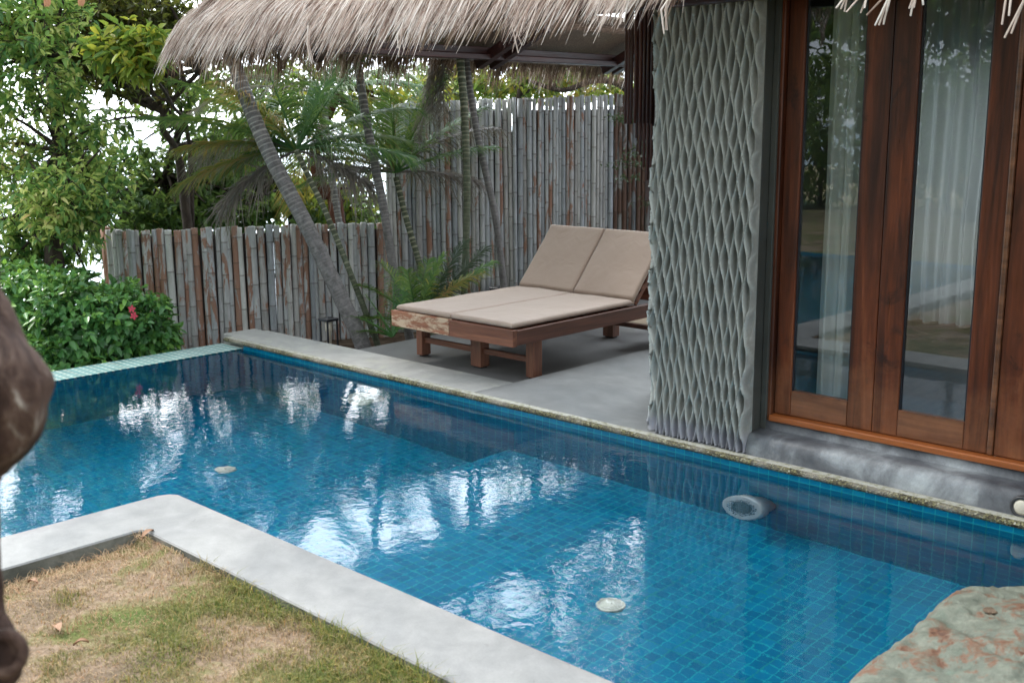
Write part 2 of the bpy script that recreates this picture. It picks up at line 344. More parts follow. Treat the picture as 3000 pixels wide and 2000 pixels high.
a = t.ramp(n1, [(.3, (.055, .036, .026)), (.5, (.12, .085, .06)), (.7, (.20, .15, .11))])
t.pbr(t.mix(a, t.ramp(n2, [(.3, .3), (.7, .7)]), .5, 'OVERLAY'), .95, t.bump(n2, .8, .015), .1); M['soil'] = t.m
t = NT('dry lawn soil'); v = t.coord('Object'); n1 = t.noise(v, 2.6, 5, .65, .6); n2 = t.noise(v, 55, 5, .75)
a = t.ramp(n1, [(.33, (.15, .115, .08)), (.46, (.30, .22, .155)), (.56, (.17, .17, .065)), (.7, (.09, .13, .035))])
t.pbr(t.mix(a, t.ramp(n2, [(.3, .22), (.7, .78)]), .6, 'OVERLAY'), .95, t.bump(n2, .9, .02), .1); M['lawn'] = t.m
t = NT('grass blades'); v = t.coord('Object'); isl = t.island(); n1 = t.noise(v, 2.6, 5, .65, .6)
at2 = t.n('ShaderNodeAttribute', attribute_name='lush').outputs['Fac']
dry = t.ramp(isl, [(0, (.19, .125, .07)), (.4, (.36, .24, .14)), (.75, (.50, .38, .24)), (1, (.40, .20, .10))])
grn = t.ramp(isl, [(0, (.07, .12, .025)), (.45, (.13, .17, .035)), (.8, (.22, .22, .045)), (1, (.36, .27, .08))])
a = t.mix(dry, grn, at2)
p = t.n('ShaderNodeBsdfPrincipled'); t.l(a, p.inputs['Base Color']); p.inputs['Roughness'].default_value = .7; p.inputs['Specular IOR Level'].default_value = .2
tr = t.n('ShaderNodeBsdfTranslucent'); t.l(a, tr.inputs['Color']); m = t.n('ShaderNodeMixShader'); m.inputs[0].default_value = .3
t.l(p.outputs[0], m.inputs[1]); t.l(tr.outputs[0], m.inputs[2]); t.l(m.outputs[0], t.o.inputs['Surface']); M['grass'] = t.m
t = NT('hillside scrub'); v = t.coord('Object'); n1 = t.noise(v, .8, 8, .75)
t.pbr(t.ramp(n1, [(.35, (.015, .03, .012)), (.55, (.05, .08, .025)), (.75, (.13, .11, .06))]), .95, t.bump(n1, 1, .3), .1); M['hill'] = t.m
t = NT('rust stained boulder'); v = t.coord('Object'); n1 = t.noise(v, 7.5, 9, .78, .7); n2 = t.noise(v, 18, 6, .72); n3 = t.noise(v, 2.2, 4, .6, 1.2)
a = t.ramp(n2, [(.3, (.07, .08, .062)), (.55, (.125, .138, .108)), (.8, (.20, .20, .165))])
a = t.mix(a, (.15, .055, .024), t.ramp(n1, [(.515, 0.0), (.565, .8)]))
a = t.mix(a, (.055, .024, .014), t.ramp(n1, [(.57, 0.0), (.63, .85)]))
a = t.mix(a, (.09, .13, .10), t.ramp(n3, [(.60, 0.0), (.68, .7)]))
n4 = t.noise(v, 70, 4, .7); a = t.mix(a, t.ramp(n4, [(.3, .3), (.7, .7)]), .45, 'OVERLAY')
t.pbr(a, .6, t.bump(t.mix(n1, t.mix(n2, n4, .4), .6), .9, .02), .4); M['boulder'] = t.m
t = NT('dark parquet'); v = t.coord('Object', (9, 1, 1)); n1 = t.noise(v, 3, 4, .7)
t.pbr(t.ramp(n1, [(.3, (.035, .018, .012)), (.7, (.10, .055, .035))]), .35, None, .5); M['parquet'] = t.m

# ------------------------------------------------------------ mesh helpers
def tag(o, label=None, cat=None, group=None, kind=None):
    if label: o['label'] = label
    if cat: o['category'] = cat
    if group: o['group'] = group
    if kind: o['kind'] = kind
    return o
def empty(name, loc=(0, 0, 0), label=None, cat=None, group=None):
    o = bpy.data.objects.new(name, None); C.objects.link(o); o.location = loc
    o.empty_display_size = .2
    return tag(o, label, cat, group)
def link(name, me, mat, parent=None, smooth=False):
    o = bpy.data.objects.new(name, me); C.objects.link(o)
    for m_ in (mat if isinstance(mat, (list, tuple)) else [mat]): me.materials.append(m_)
    if smooth: me.polygons.foreach_set('use_smooth', [True]*len(me.polygons)); me.update()
    if parent is not None:
        o.parent = parent
        off = Vector(parent.location)
        q = parent.parent
        while q is not None: off = off + Vector(q.location); q = q.parent
        o.location = -off      # all vertices are written in world coordinates
    return o
def recentre(o, p):
    """move a top-level mesh object's origin to p, its shape staying where it is"""
    p = Vector(p); o.data.transform(Matrix.Translation(-p)); o.location = p
class MB:
    def __init__(s): s.b = bmesh.new(); s.uv = s.b.loops.layers.uv.new('UVMap')
    def quad(s, pts, uv=None, mi=0):
        vs = [s.b.verts.new(p) for p in pts]; f = s.b.faces.new(vs); f.material_index = mi
        if uv:
            for l, q in zip(f.loops, uv): l[s.uv].uv = q
        return f
    def box(s, x0, x1, y0, y1, z0, z1, bev=0, mi=0, seg=1):
        r = bmesh.ops.create_cube(s.b, size=1)
        for v in r['verts']:
            v.co = Vector(((x0+x1)/2+v.co.x*(x1-x0), (y0+y1)/2+v.co.y*(y1-y0), (z0+z1)/2+v.co.z*(z1-z0)))
        fs = {f for v in r['verts'] for f in v.link_faces}
        for f in fs: f.material_index = mi
        if bev:
            es = list({e for v in r['verts'] for e in v.link_edges})
            bmesh.ops.bevel(s.b, geom=es, offset=bev, segments=seg, profile=.5, affect='EDGES')
    def obox(s, c, ax, ay, az, bev=0):
        """oriented box: centre + three half-axis vectors"""
        r = bmesh.ops.create_cube(s.b, size=2); c = Vector(c); ax, ay, az = Vector(ax), Vector(ay), Vector(az)
        for v in r['verts']: v.co = c + ax*v.co.x + ay*v.co.y + az*v.co.z
        if bev:
            es = list({e for v in r['verts'] for e in v.link_edges})
            bmesh.ops.bevel(s.b, geom=es, offset=bev, segments=2, profile=.5, affect='EDGES')
    def tube(s, pts, rad, n=8, cap=True, attr=None):
        pts = [Vector(p) for p in pts]; rad = rad if isinstance(rad, (list, tuple)) else [rad]*len(pts)
        rings = []; prev = None
        for i, p in enumerate(pts):
            d = (pts[min(i+1, len(pts)-1)]-pts[max(i-1, 0)]).normalized()
            if prev is None: u = d.orthogonal().normalized()
            else: u = (prev - d*prev.dot(d)).normalized()
            prev = u; w_ = d.cross(u)
            rings.append([s.b.verts.new(p+(u*math.cos(2*math.pi*k/n)+w_*math.sin(2*math.pi*k/n))*rad[i]) for k in range(n)])
        for a, b in zip(rings, rings[1:]):
            for k in range(n): s.b.faces.new((a[k], a[(k+1) % n], b[(k+1) % n], b[k]))
        if cap: s.b.faces.new(rings[0][::-1]); s.b.faces.new(rings[-1])
        return rings
    def lathe(s, c, axis, prof, n=24, mi=0, cap=True):
        """prof: list of (distance along axis, radius)"""
        c = Vector(c); d = Vector(axis).normalized(); u = d.orthogonal().normalized(); w_ = d.cross(u); rings = []
        for t_, r_ in prof:
            rings.append([s.b.verts.new(c+d*t_+(u*math.cos(2*math.pi*k/n)+w_*math.sin(2*math.pi*k/n))*r_) for k in range(n)])
        for a, b in zip(rings, rings[1:]):
            for k in range(n): f = s.b.faces.new((a[k], a[(k+1) % n], b[(k+1) % n], b[k])); f.material_index = mi
        if cap:
            f = s.b.faces.new(rings[0][::-1]); f.material_index = mi; f = s.b.faces.new(rings[-1]); f.material_index = mi
    def build(s, name, mat, parent=None, smooth=False, recalc=True):
        if recalc: bmesh.ops.recalc_face_normals(s.b, faces=s.b.faces[:])
        me = bpy.data.meshes.new(name); s.b.to_mesh(me); s.b.free()
        return link(name, me, mat, parent, smooth)
def np_mesh(name, V, F, mat, parent=None, attrs=None, smooth=False):
    """V (n,3), F (m,4) quads"""
    me = bpy.data.meshes.new(name); me.vertices.add(len(V)); me.vertices.foreach_set('co', np.asarray(V, np.float32).ravel())
    k = F.shape[1]; me.loops.add(F.size); me.loops.foreach_set('vertex_index', F.astype(np.int32).ravel())
    me.polygons.add(len(F)); me.polygons.foreach_set('loop_start', np.arange(0, F.size, k, dtype=np.int32))
    me.polygons.foreach_set('loop_total', np.full(len(F), k, np.int32))
    me.update(calc_edges=True)
    for an, av in (attrs or {}).items():
        a = me.attributes.new(an, 'FLOAT', 'POINT'); a.data.foreach_set('value', np.asarray(av, np.float32).ravel())
    return link(name, me, mat, parent, smooth)
def nrm(a): return a/np.maximum(np.linalg.norm(a, axis=-1, keepdims=True), 1e-9)

def leaves(P, D, N, L, W, fold=.25, droop=.25):
    """arrays -> V,F of folded pointed leaves, 6 verts / 2 quads each"""
    P, D, N = map(np.asarray, (P, D, N)); D = nrm(D); S = nrm(np.cross(D, N)); N = np.cross(S, D)
    L = np.asarray(L)[:, None]; W = np.asarray(W)[:, None]; g = np.array([0, 0, -1.0])
    def pt(a, b): return P + D*L*a + S*W*b + N*W*abs(b)*fold*2 + g*L*droop*a*a
    V = np.stack([pt(0, 0), pt(.32, .5), pt(.68, .40), pt(1, 0), pt(.68, -.40), pt(.32, -.5)], 1).reshape(-1, 3)
    n = len(P); b = np.arange(n)[:, None]*6
    F = np.concatenate([b+np.array([[0, 1, 2, 3]]), b+np.array([[0, 3, 4, 5]])], 1).reshape(-1, 4)
    return V, F
def ribbons(PTS, W, side):
    """PTS (n,k,3) centre lines, W (k,) or (n,k) widths, side (n,3)"""
    n, k, _ = PTS.shape; W = np.broadcast_to(W, (n, k))[:, :, None]; s = side[:, None, :]
    V = np.stack([PTS-s*W/2, PTS+s*W/2], 2).reshape(-1, 3)
    b = (np.arange(n)*k*2)[:, None, None]; i = (np.arange(k-1)*2)[None, :, None]
    F = (b+i+np.array([0, 1, 3, 2])[None, None, :]).reshape(-1, 4)
    return V, F
def rdir(n, up=0.0):
    v = rng.normal(size=(n, 3)); v[:, 2] += up; return nrm(v)

# ------------------------------------------------------------ setting: ground, sea, lawn, terrace, pool
WZ = -.055
def terrain_z(x, y):
    d = max(0.0, -(x+7.6)); e = max(0.0, y-9.8)
    a = -1.05 if x < -7.45 else -1.75
    z = a - .30*d - .012*d*d - .34*e - .010*e*e
    if y < -6 and x > -14: z = max(z, -.2)
    return max(z, -46)
gx = sorted(set([-400, -300, -220, -160, -120, -90, -70, -55, -42, -33, -26, -21, -17, -14, -12, -10.5, -9.5, -8.8, -8.2, -7.8, -7.47, -7.44, -5, -2, 2, 6, 12, 25, 60, 150, 400]))
gy = sorted(set([-400, -150, -70, -40, -25, -16, -11, -6.3, -6.2, -3, 0, 3, 5, 7, 9, 9.8, 11, 13, 16, 20, 25, 32, 42, 60, 90, 140, 220, 400]))
m = MB(); vv = [[m.b.verts.new((x, y, terrain_z(x, y)+(mnoise.noise(Vector((x*.3, y*.3, 0)))*.12*min(6, max(0, -x-8)) ))) for y in gy] for x in gx]
for i in range(len(gx)-1):
    for j in range(len(gy)-1): m.b.faces.new((vv[i][j], vv[i+1][j], vv[i+1][j+1], vv[i][j+1]))
tag(m.build('ground', M['hill'], smooth=True), kind='structure')
m = MB(); m.quad([(-9000, -9000, -30), (9000, -9000, -30), (9000, 9000, -30), (-9000, 9000, -30)])
tag(m.build('sea', M['sea']), kind='structure')

X0, XI, XN, XE = -7.47, -7.17, -4.40, 0.9     # infinity edge outer, inner, near coping corner, pool end
Y0, YN, YF = -3.2, 2.37, 4.535                 # end of left arm, near edge, far edge
XSTEP, ZD, ZS = -4.37, -1.22, -.78
# basin
m = MB()
def wall_q(p0, p1, za, zb, zc=None, zd=None):
    """vertical wall from p0 to p1 (xy) between z; uv in metres"""
    L = math.dist(p0, p1)
    m.quad([(*p0, za), (*p1, za), (*p1, zb), (*p0, zb)], [(p0[0]+p0[1], za), (p0[0]+p0[1]+L, za), (p0[0]+p0[1]+L, zb), (p0[0]+p0[1], zb)])
def flr(x0, x1, y0, y1, z): m.quad([(x0, y0, z), (x1, y0, z), (x1, y1, z), (x0, y1, z)], [(x0, y0), (x1, y0), (x1, y1), (x0, y1)])
flr(XI, XN, Y0, YN, ZD); flr(XI, XSTEP, YN, YF, ZD); flr(XSTEP, XE, YN, YF, ZS)
m.build('pool_floor', M['tile'])['kind'] = 'structure'
m = MB()
wall_q((XI, Y0), (XI, YF), ZD, -.05); wall_q((XN, Y0), (XN, YN), ZD, -.03); wall_q((XI, Y0), (XN, Y0), ZD, -.03)
wall_q((XI, YF), (XSTEP, YF), ZD, -.024); wall_q((XSTEP, YF), (XE, YF), ZS, -.024)
wall_q((XN, YN), (XSTEP, YN), ZD, -.03); wall_q((XSTEP, YN), (XE, YN), ZS, -.03)
wall_q((XSTEP, YN), (XSTEP, YF), ZD, ZS); wall_q((XE, YN), (XE, YF), ZS, -.03)
m.build('pool_walls', M['tile_wall'], recalc=False)['kind'] = 'structure'
m = MB()
for q in ((XI-.004, XN, Y0, YN), (XI-.004, XE, YN, YF)):
    m.quad([(q[0], q[2], WZ), (q[1], q[2], WZ), (q[1], q[3], WZ), (q[0], q[3], WZ)])
bmesh.ops.remove_doubles(m.b, verts=m.b.verts[:], dist=1e-4)
m.build('pool_water', M['water'])['kind'] = 'structure'
# infinity edge
m = MB(); n_ = 1
def uvq(pts): m.quad(pts, [(p[0]+p[2], p[1]) for p in pts])
uvq([(X0, Y0, -.047), (XI, Y0, -.047), (XI, YF, -.047), (X0, YF, -.047)])
uvq([(X0, Y0, -1.5), (X0, YF, -1.5), (X0, YF, -.047), (X0, Y0, -.047)][::-1])
uvq([(XI, Y0, -.047), (XI, Y0, -.058), (XI, YF, -.058), (XI, YF, -.047)])
uvq([(X0, YF, -.047), (XI, YF, -.047), (XI, YF, -1.4), (X0, YF, -1.4)])
m.build('infinity_edge', M['tile_edge'], recalc=False)['kind'] = 'structure'
# near coping: L-shaped slab with a rounded inner corner
m = MB(); zt, zb = 0.0, -.045
outer = [(XN, Y0-.35), (XN, YN-.07), (XN+.02, YN-.025), (XN+.06, YN), (XE+.4, YN)]
inner = [(-4.06, Y0-.35), (-4.06, 2.02), (-4.05, 2.035), (-4.035, 2.045), (XE+.4, 2.045)]
vt = [[m.b.verts.new((*p, zt)) for p in outer], [m.b.verts.new((*p, zt)) for p in inner], [m.b.verts.new((*p, zb)) for p in outer], [m.b.verts.new((*p, -.5)) for p in inner]]
for i in range(4):
    m.b.faces.new((vt[0][i], vt[1][i], vt[1][i+1], vt[0][i+1])); m.b.faces.new((vt[0][i], vt[0][i+1], vt[2][i+1], vt[2][i])); m.b.faces.new((vt[1][i+1], vt[1][i], vt[3][i], vt[3][i+1]))
    m.b.faces.new((vt[2][i], vt[2][i+1], vt[3][i+1], vt[3][i]))
es = [e for e in m.b.edges if all(abs(v.co.z-zt) < 1e-5 for v in e.verts) and len(e.link_faces) == 2 and any(abs(f.normal.z) < .5 for f in e.link_faces)]
m.b.normal_update()
bmesh.ops.bevel(m.b, geom=[e for e in m.b.edges if len(e.link_faces) == 2 and abs(abs(e.link_faces[0].normal.z)-abs(e.link_faces[1].normal.z)) > .5 and max(v.co.z for v in e.verts) > -.001 and min(v.co.z for v in e.verts) > -.001], offset=.006, segments=1, affect='EDGES')
m.b.normal_update()
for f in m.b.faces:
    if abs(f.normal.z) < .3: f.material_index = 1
m.build('near_coping', [M['coping_near'], M['coping_side']])['kind'] = 'structure'
# far coping and terrace slabs
YR, XR, XDL = 4.945, -4.715, -6.41
m = MB(); m.box(-7.45, XR, YF+.055, YR, -.5, 0, .006); m.box(-7.62, -7.455, 4.64, 4.93, -.9, -.004, .006)
m.build('far_coping', M['coping_far'])['kind'] = 'structure'
m = MB(); m.box(XR, 2.5, YF+.055, 10.5, -.5, 0, .004)
m.build('terrace', M['terrace'])['kind'] = 'structure'
m = MB(); m.box(XDL, XR-.002, YR+.002, 10.5, -.5, -.03, .004)
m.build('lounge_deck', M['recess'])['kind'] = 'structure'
# stained lip + pebbled drip edge along the pool
m = MB()
N = 260; xs = np.linspace(-7.44, XE, N)
rows = []
for x in xs:
    wob = mnoise.noise(Vector((x*3, 0, 0)))*.006 + mnoise.noise(Vector((x*14, 3, 0)))*.003
    rows.append([(x, YF+.056, .001), (x, YF+.010+wob, .001), (x, YF-.002+wob*.5, -.005), (x, YF-.008, -.012), (x, YF-.006, -.026), (x, YF+.05, -.027)])
vs = [[m.b.verts.new(p) for p in r] for r in rows]
for i in range(N-1):
    for j in range(5):
        f = m.b.faces.new((vs[i][j], vs[i+1][j], vs[i+1][j+1], vs[i][j+1])); f.material_index = 0 if j < 1 else 1
m.b.faces.new(vs[0][::-1])
m.build('coping_edge', [M['lip'], M['moss']], smooth=True)['kind'] = 'structure'
# lawn (patch with a slightly hollow left margin), planting bed
def lawn_z(x, y):
    e = max(0, 1-(x+4.06)/.30)*.035 if y < 2 else 0
    return -.030 - e - .012*mnoise.noise(Vector((x*2.2, y*2.2, 1))) - .010*mnoise.noise(Vector((x*7, y*7, 4))) 
m = MB(); nx, ny = 120, 110
gx = np.concatenate([np.linspace(-4.062, 1.2, 90), np.linspace(1.5, 30, 14)]); gy = np.concatenate([np.linspace(-30, -1, 16), np.linspace(-.9, 2.047, 60)])
vv = [[m.b.verts.new((x, y, lawn_z(x, y))) for y in gy] for x in gx]
for i in range(len(gx)-1):
    for j in range(len(gy)-1): m.b.faces.new((vv[i][j], vv[i+1][j], vv[i+1][j+1], vv[i][j+1]))
m.quad([(-30, -30, -.1), (-4.062, -30, -.1), (-4.062, Y0-.02, -.1), (-30, Y0-.02, -.1)])
m.build('lawn', M['lawn'], smooth=True)['kind'] = 'structure'
m = MB(); m.box(-9.6, XDL-.002, 4.99, 9.6, -.95, -.40)
m.build('planting_bed', M['soil'])['kind'] = 'structure'

# grass blades over the part of the lawn in view
n = 170000
gxx = rng.uniform(-4.05, -1.2, n); gyy = rng.uniform(-.2, 2.04, n)
keep = (gyy > -1.05*(gxx+1.6)*.0 - .2) & ((gyy - .62*(-gxx-1.2)) > -1.0)
gxx, gyy = gxx[keep], gyy[keep]; n = len(gxx)
lz = np.array([lawn_z(a, b) for a, b in zip(gxx, gyy)])
nv = np.array([mnoise.fractal(Vector((a*1.5, b*1.5, 9)), 1, 2, 4) for a, b in zip(gxx, gyy)])
nv2 = np.array([mnoise.fractal(Vector((a*5, b*5, 2)), 1, 2, 3) for a, b in zip(gxx, gyy)])
edge = np.exp(-(2.04-gyy)/.13)*(gxx > -3.6) + .35*np.exp(-(2.04-gyy)/.35)
lush = np.clip(.13+nv*1.7+nv2*.5+edge*.55 - .7*np.exp(-(gxx+4.06)/.25), 0, 1)
kp = rng.uniform(size=n) < np.clip(.38+lush*.8, 0, 1)
gxx, gyy, lz, lush, edge, nv2 = [a[kp] for a in (gxx, gyy, lz, lush, edge, nv2)]; n = len(gxx)
h = rng.uniform(.004, .013, n)*(1+.9*lush+2.4*edge*rng.uniform(.3, 1.3, n)+np.clip(nv2, 0, 1)*1.6); ang = rng.uniform(0, 2*math.pi, n); ln = rng.uniform(.2, 1.5, n)
side = np.stack([np.cos(ang), np.sin(ang), np.zeros(n)], 1); ld = np.stack([-np.sin(ang), np.cos(ang), np.zeros(n)], 1)
P0 = np.stack([gxx, gyy, lz-.003], 1); up = np.array([0, 0, 1.0])
pts = np.stack([P0, P0+up*h[:, None]*.6+ld*(h*ln*.35)[:, None], P0+up*(h*(1-.25*ln))[:, None]+ld*(h*ln)[:, None]], 1)
wd = rng.uniform(.0018, .0036, n)
V, F = ribbons(pts, np.stack([wd, wd*.8, wd*.12], 1), side)
g = np_mesh('grass', V, F, M['grass'], attrs={'lush': np.repeat((lush+rng.normal(0, .22, n)).clip(0, 1), 6)})
g['kind'] = 'stuff'; g['label'] = 'patchy dry and green lawn grass'
# dry roots and straw along the left margin
n = 2600; x = -4.05+np.abs(rng.normal(0, .13, n)); y = rng.uniform(.2, 2.03, n); z = np.array([lawn_z(a, b) for a, b in zip(x, y)])
ang = rng.uniform(0, 2*math.pi, n); L = rng.uniform(.02, .07, n)
d = np.stack([np.cos(ang), np.sin(ang), rng.uniform(0, .5, n)], 1); P0 = np.stack([x, y, z], 1)
pts = np.stack([P0, P0+d*(L*.5)[:, None]+up*.012, P0+d*L[:, None]+up*.002], 1)
V, F = ribbons(pts, np.array([.0018, .0016, .0006]), nrm(np.cross(d, up)))
tag(np_mesh('straw', V, F, M['grass'], attrs={'lush': np.zeros(len(V))}), 'dry straw and roots along the coping', None, None, 'stuff')

# ------------------------------------------------------------ villa
villa = empty('pool_villa', (-1.0, 5.5, 0), 'thatched pool villa with carved grey pillar and varnished glass doors', 'house')
# thatched roof
TT = 1.05
EX, EY, EZ = -7.30, 4.22, 2.27
def lift_x(x): q = np.clip((np.asarray(x)+3.3)/.75, 0, 1); return .17*q*q*(3-2*q)      # eave corner of the roof body
m = MB()
def rp(s_, x): return (x, EY+s_, EZ+s_*TT)
top = 2.6
A = (EX, EY, EZ); XL_ = -3.3; B = (EX+top, EY+top, EZ+top*TT); R_ = (3.5, EY, EZ); R2 = (3.5, EY+top, EZ+top*TT); Lb = (EX, 11, EZ); Lt = (EX+top, 11, EZ+top*TT)
th = Vector((0, 0, -.10))
K1, K2 = (-3.3, EY, EZ), (-2.5, EY, EZ+.17); K1t, K2t = (-3.3, EY+top, EZ+top*TT), (-2.5, EY+top, EZ+top*TT+.17); R_ = (3.5, EY, EZ+.17); R2 = (3.5, EY+top, EZ+top*TT+.17)
W1, W2 = 1.0, .34     # depth of the front and left pent roofs; the house keeps its full slope
A1 = (EX+W2, EY+W2, EZ+W2*TT); A2 = (EX+W1, EY+W1, EZ+W1*TT); K0, K0t = (-3.95, EY, EZ), (-3.95, EY+W1, EZ+W1*TT)
K0T = (-3.95, EY+top, EZ+top*TT); L1 = (EX, 11, EZ); L1t = (EX+W2, 11, EZ+W2*TT)
for q in ([A, K0, K0t, A2], [K0, K1, K1t, K0T], [K1, K2, K2t, K1t], [K2, R_, R2, K2t], [A, A1, L1t, L1]):
    m.quad(q); m.quad([Vector(p)+th+Vector((.02, .02, 0)) for p in q][::-1])

for a_, b_ in ((A, K1), (K1, K2), (K2, R_)): m.quad([a_, Vector(a_)+th+Vector((.02, .02, 0)), Vector(b_)+th+Vector((.02, .02, 0)), b_])
m.quad([A, Lb, Vector(Lb)+th+Vector((.02, .02, 0)), Vector(A)+th+Vector((.02, .02, 0))])
roof = m.build('roof', M['thatch_body'], villa, recalc=True)
def thatch(n, front, smin, smax, lmin, lmax, wmin, wmax, mat, name, over, x0=EX-.05, x1=2.0, lift=.05, droopk=1.0, ybias=0):
    u = rng.uniform(x0, x1, n) if front else rng.uniform(EY-.05, 10.5, n)
    s = rng.uniform(smin, smax, n)
    base = np.stack([u, EY+s, EZ+s*TT+lift_x(u)], 1) if front else np.stack([EX+s, u, EZ+s*TT], 1)
    if front: base[:, 0] = np.maximum(base[:, 0], EX+s-.05)
    else: base[:, 1] = np.maximum(base[:, 1], EY+s)
    down = np.array([0, -1, -TT]) if front else np.array([-1, 0, -TT]); down = down/np.linalg.norm(down)
    lat = np.array([1.0, 0, 0]) if front else np.array([0, 1.0, 0])
    nor = np.cross(lat, down); nor = nor*np.sign(nor[2])
    L = rng.uniform(lmin, lmax, n)*np.array([1+.45*mnoise.noise(Vector((q*3.1, 8, 0)))+.25*mnoise.noise(Vector((q*11, 2, 0))) for q in u]); a = rng.normal(0, .15, n) - (.30 if front else 0)
    clump = np.array([mnoise.noise(Vector((q*4.0, 5*k, 0))) for q, k in zip(u, s)])*.35
    d = nrm(down[None]+lat[None]*(a+clump)[:, None]+nor[None]*rng.normal(.02, .06, n)[:, None])
    base = base + nor*(lift*rng.uniform(0, 1, n))[:, None]
    g_ = np.array([0, 0, -1.0]); K = 4; pts = []
    for k in range(K):
        t_ = k/(K-1); p = base+d*(L*t_)[:, None]
        ov = np.clip((EY-p[:, 1]) if front else (EX-p[:, 0]), 0, 1)
        p = p+g_*(ov**1.3*over*droopk)[:, None]; 
        # past the eave strands bend to hang
        if front: p[:, 1] += ov*.35
        else: p[:, 0] += ov*.55
        pts.append(p)
    pts = np.stack(pts, 1); wd = rng.uniform(wmin, wmax, n)
    sd_ = nrm(lat[None]+nor[None]*rng.normal(0, .6, n)[:, None]+rng.normal(0, .15, (n, 3)))
    V, F = ribbons(pts, np.stack([wd*.7, wd, wd*.9, wd*.25], 1), sd_)
    o = np_mesh(name, V, F, mat, roof); o['kind'] = 'stuff'; return o
thatch(34000, True, 0.0, .85, .12, .32, .0022, .0065, M['thatch'], 'thatch_straw', .5)
thatch(10000, True, 0.0, .16, .12, .33, .0025, .008, M['thatch'], 'eave_fringe', .55, lift=.02)
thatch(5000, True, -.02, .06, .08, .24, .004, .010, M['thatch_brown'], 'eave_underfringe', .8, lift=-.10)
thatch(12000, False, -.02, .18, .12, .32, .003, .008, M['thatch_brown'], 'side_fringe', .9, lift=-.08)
thatch(2500, False, 0, .28, .2, .4, .004, .011, M['thatch'], 'side_straw', .5)
# loose strands hanging far below the eave
m = MB()
for (x_, y_, zb_, dx, dy, n_) in ((-4.75, 4.12, 2.0, -.02, 0, 3), (-3.95, 4.15, 1.98, .05, 0, 2), (-3.20, 4.1, 2.06, 0, 0, 3), (-2.95, 4.1, 2.0, -.03, 0, 3), (-2.06, 4.05, 2.02, -.06, 0, 3), (-1.99, 4.05, 2.01, -.05, 0, 3), (-1.90, 4.05, 1.985, -.05, 0, 6), (-1.80, 4.05, 2.0, -.04, 0, 4), (-1.72, 4.05, 2.05, 0, 0, 3), (-1.47, 4.05, 1.955, -.03, 0, 2), (-1.38, 4.0, 1.90, -.10, 0, 2), (-5.6, 4.1, 1.99, 0, 0, 3)):
    m = MB()
    for k in range(n_):
        j = [random.gauss(0, .010) for _ in range(6)]
        m.tube([(x_+.02+j[0], y_+j[1], 2.2), (x_+j[2]+.3*dx, y_+j[3], (2.2+zb_)/2), (x_+dx+j[4]*2, y_+dy+j[5], zb_+random.uniform(-.02, .03))], [.003, .0045, .0035], 5)
    m.build('loose_strand', M['thatch'], roof)
# ceiling, eave beams, rafters
CT = .48
m = MB(); a0 = (EX+.12, 4.45, 2.22)
def cz(d): return 2.235+d*CT
m.quad([(EX+.12, 4.42, cz(0)), (EX+.12, 10.5, cz(0)), (EX+.62, 10.5, cz(.42)), (EX+.62, 4.92, cz(.42))])
m.quad([(EX+.12, 4.42, cz(0)), (EX+1.0, 5.20, cz(.85)), (-3.95, 5.20, cz(.85)), (-3.95, 4.42, cz(0))])
m.quad([(-3.949, 4.42, cz(0)), (-3.949, 9, cz(4.58)), (3.3, 9, cz(4.58)), (3.3, 4.42, cz(0))])
m.build('ceiling', M['ceiling'], villa, recalc=False)
m = MB(); m.box(-6.99, -6.93, 4.5, 10.4, 2.205, 2.265, .006); m.box(-6.95, -6.88, 4.5, 10.4, 2.155, 2.203, .006); m.box(-7.03, -6.995, 4.5, 10.4, 2.18, 2.24, .004)
m.build('eave_beam', M['dark_wood'], villa)
m = MB(); m.box(-6.9, 3.2, 4.50, 4.56, 2.16, 2.26, .006)
m.build('eave_beam', M['dark_wood'], villa)
for yb in (5.25, 7.0, 7.17, 8.75, 8.9, 10.2):
    m = MB(); v_ = Vector((1, 0, .44)).normalized(); c_ = Vector((-7.08, yb, 2.125)); L = .36
    m.obox(c_+v_*L, v_*L, (0, .04, 0), Vector((-v_.z, 0, v_.x))*.045, .006); m.build('rafter', M['dark_wood'], villa)
# carved pillar
PX0, PX1, PY = -3.392, -2.800, 4.655
def relief(u, v):
    p = .0245; lam = .25; A_ = .47
    uu = u/p; k0 = math.floor(uu); rs = []
    for k in range(k0-2, k0+4):
        h1 = math.sin(k*12.9898)*43758.5453; h1 -= math.floor(h1)
        wob = mnoise.noise(Vector((k*.35, v*1.3, 7)))*1.3+mnoise.noise(Vector((k*1.7, v*4.5, 3)))*.5
        ph = 2*math.pi*v/lam + math.pi*k + (h1-.5)*1.6 + wob*1.2
        rs.append((k + A_*math.sin(ph), math.cos(ph)))
    lo = max([r for r in rs if r[0] <= uu], default=(k0-1, 0)); hi = min([r for r in rs if r[0] > uu], default=(k0+1, 0))
    wdt = max(hi[0]-lo[0], .02); tt = (uu-lo[0])/wdt; sc = min(1, wdt/1.15)*(.86+.14*lo[1])
    if tt < .2: h_ = 1-sc*math.sin(math.pi/2*tt/.2)
    else: h_ = 1-sc*(1-((tt-.2)/.8)**1.2)
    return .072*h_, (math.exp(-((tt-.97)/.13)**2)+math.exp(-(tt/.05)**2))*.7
nu1, nu2, nvv = 100, 300, 520
U = [(0, i/nu1*.30) for i in range(nu1)] + [(1, i/nu2*(PX1-PX0)) for i in range(nu2+1)]
ZT = 2.55; V_ = []; RD = []
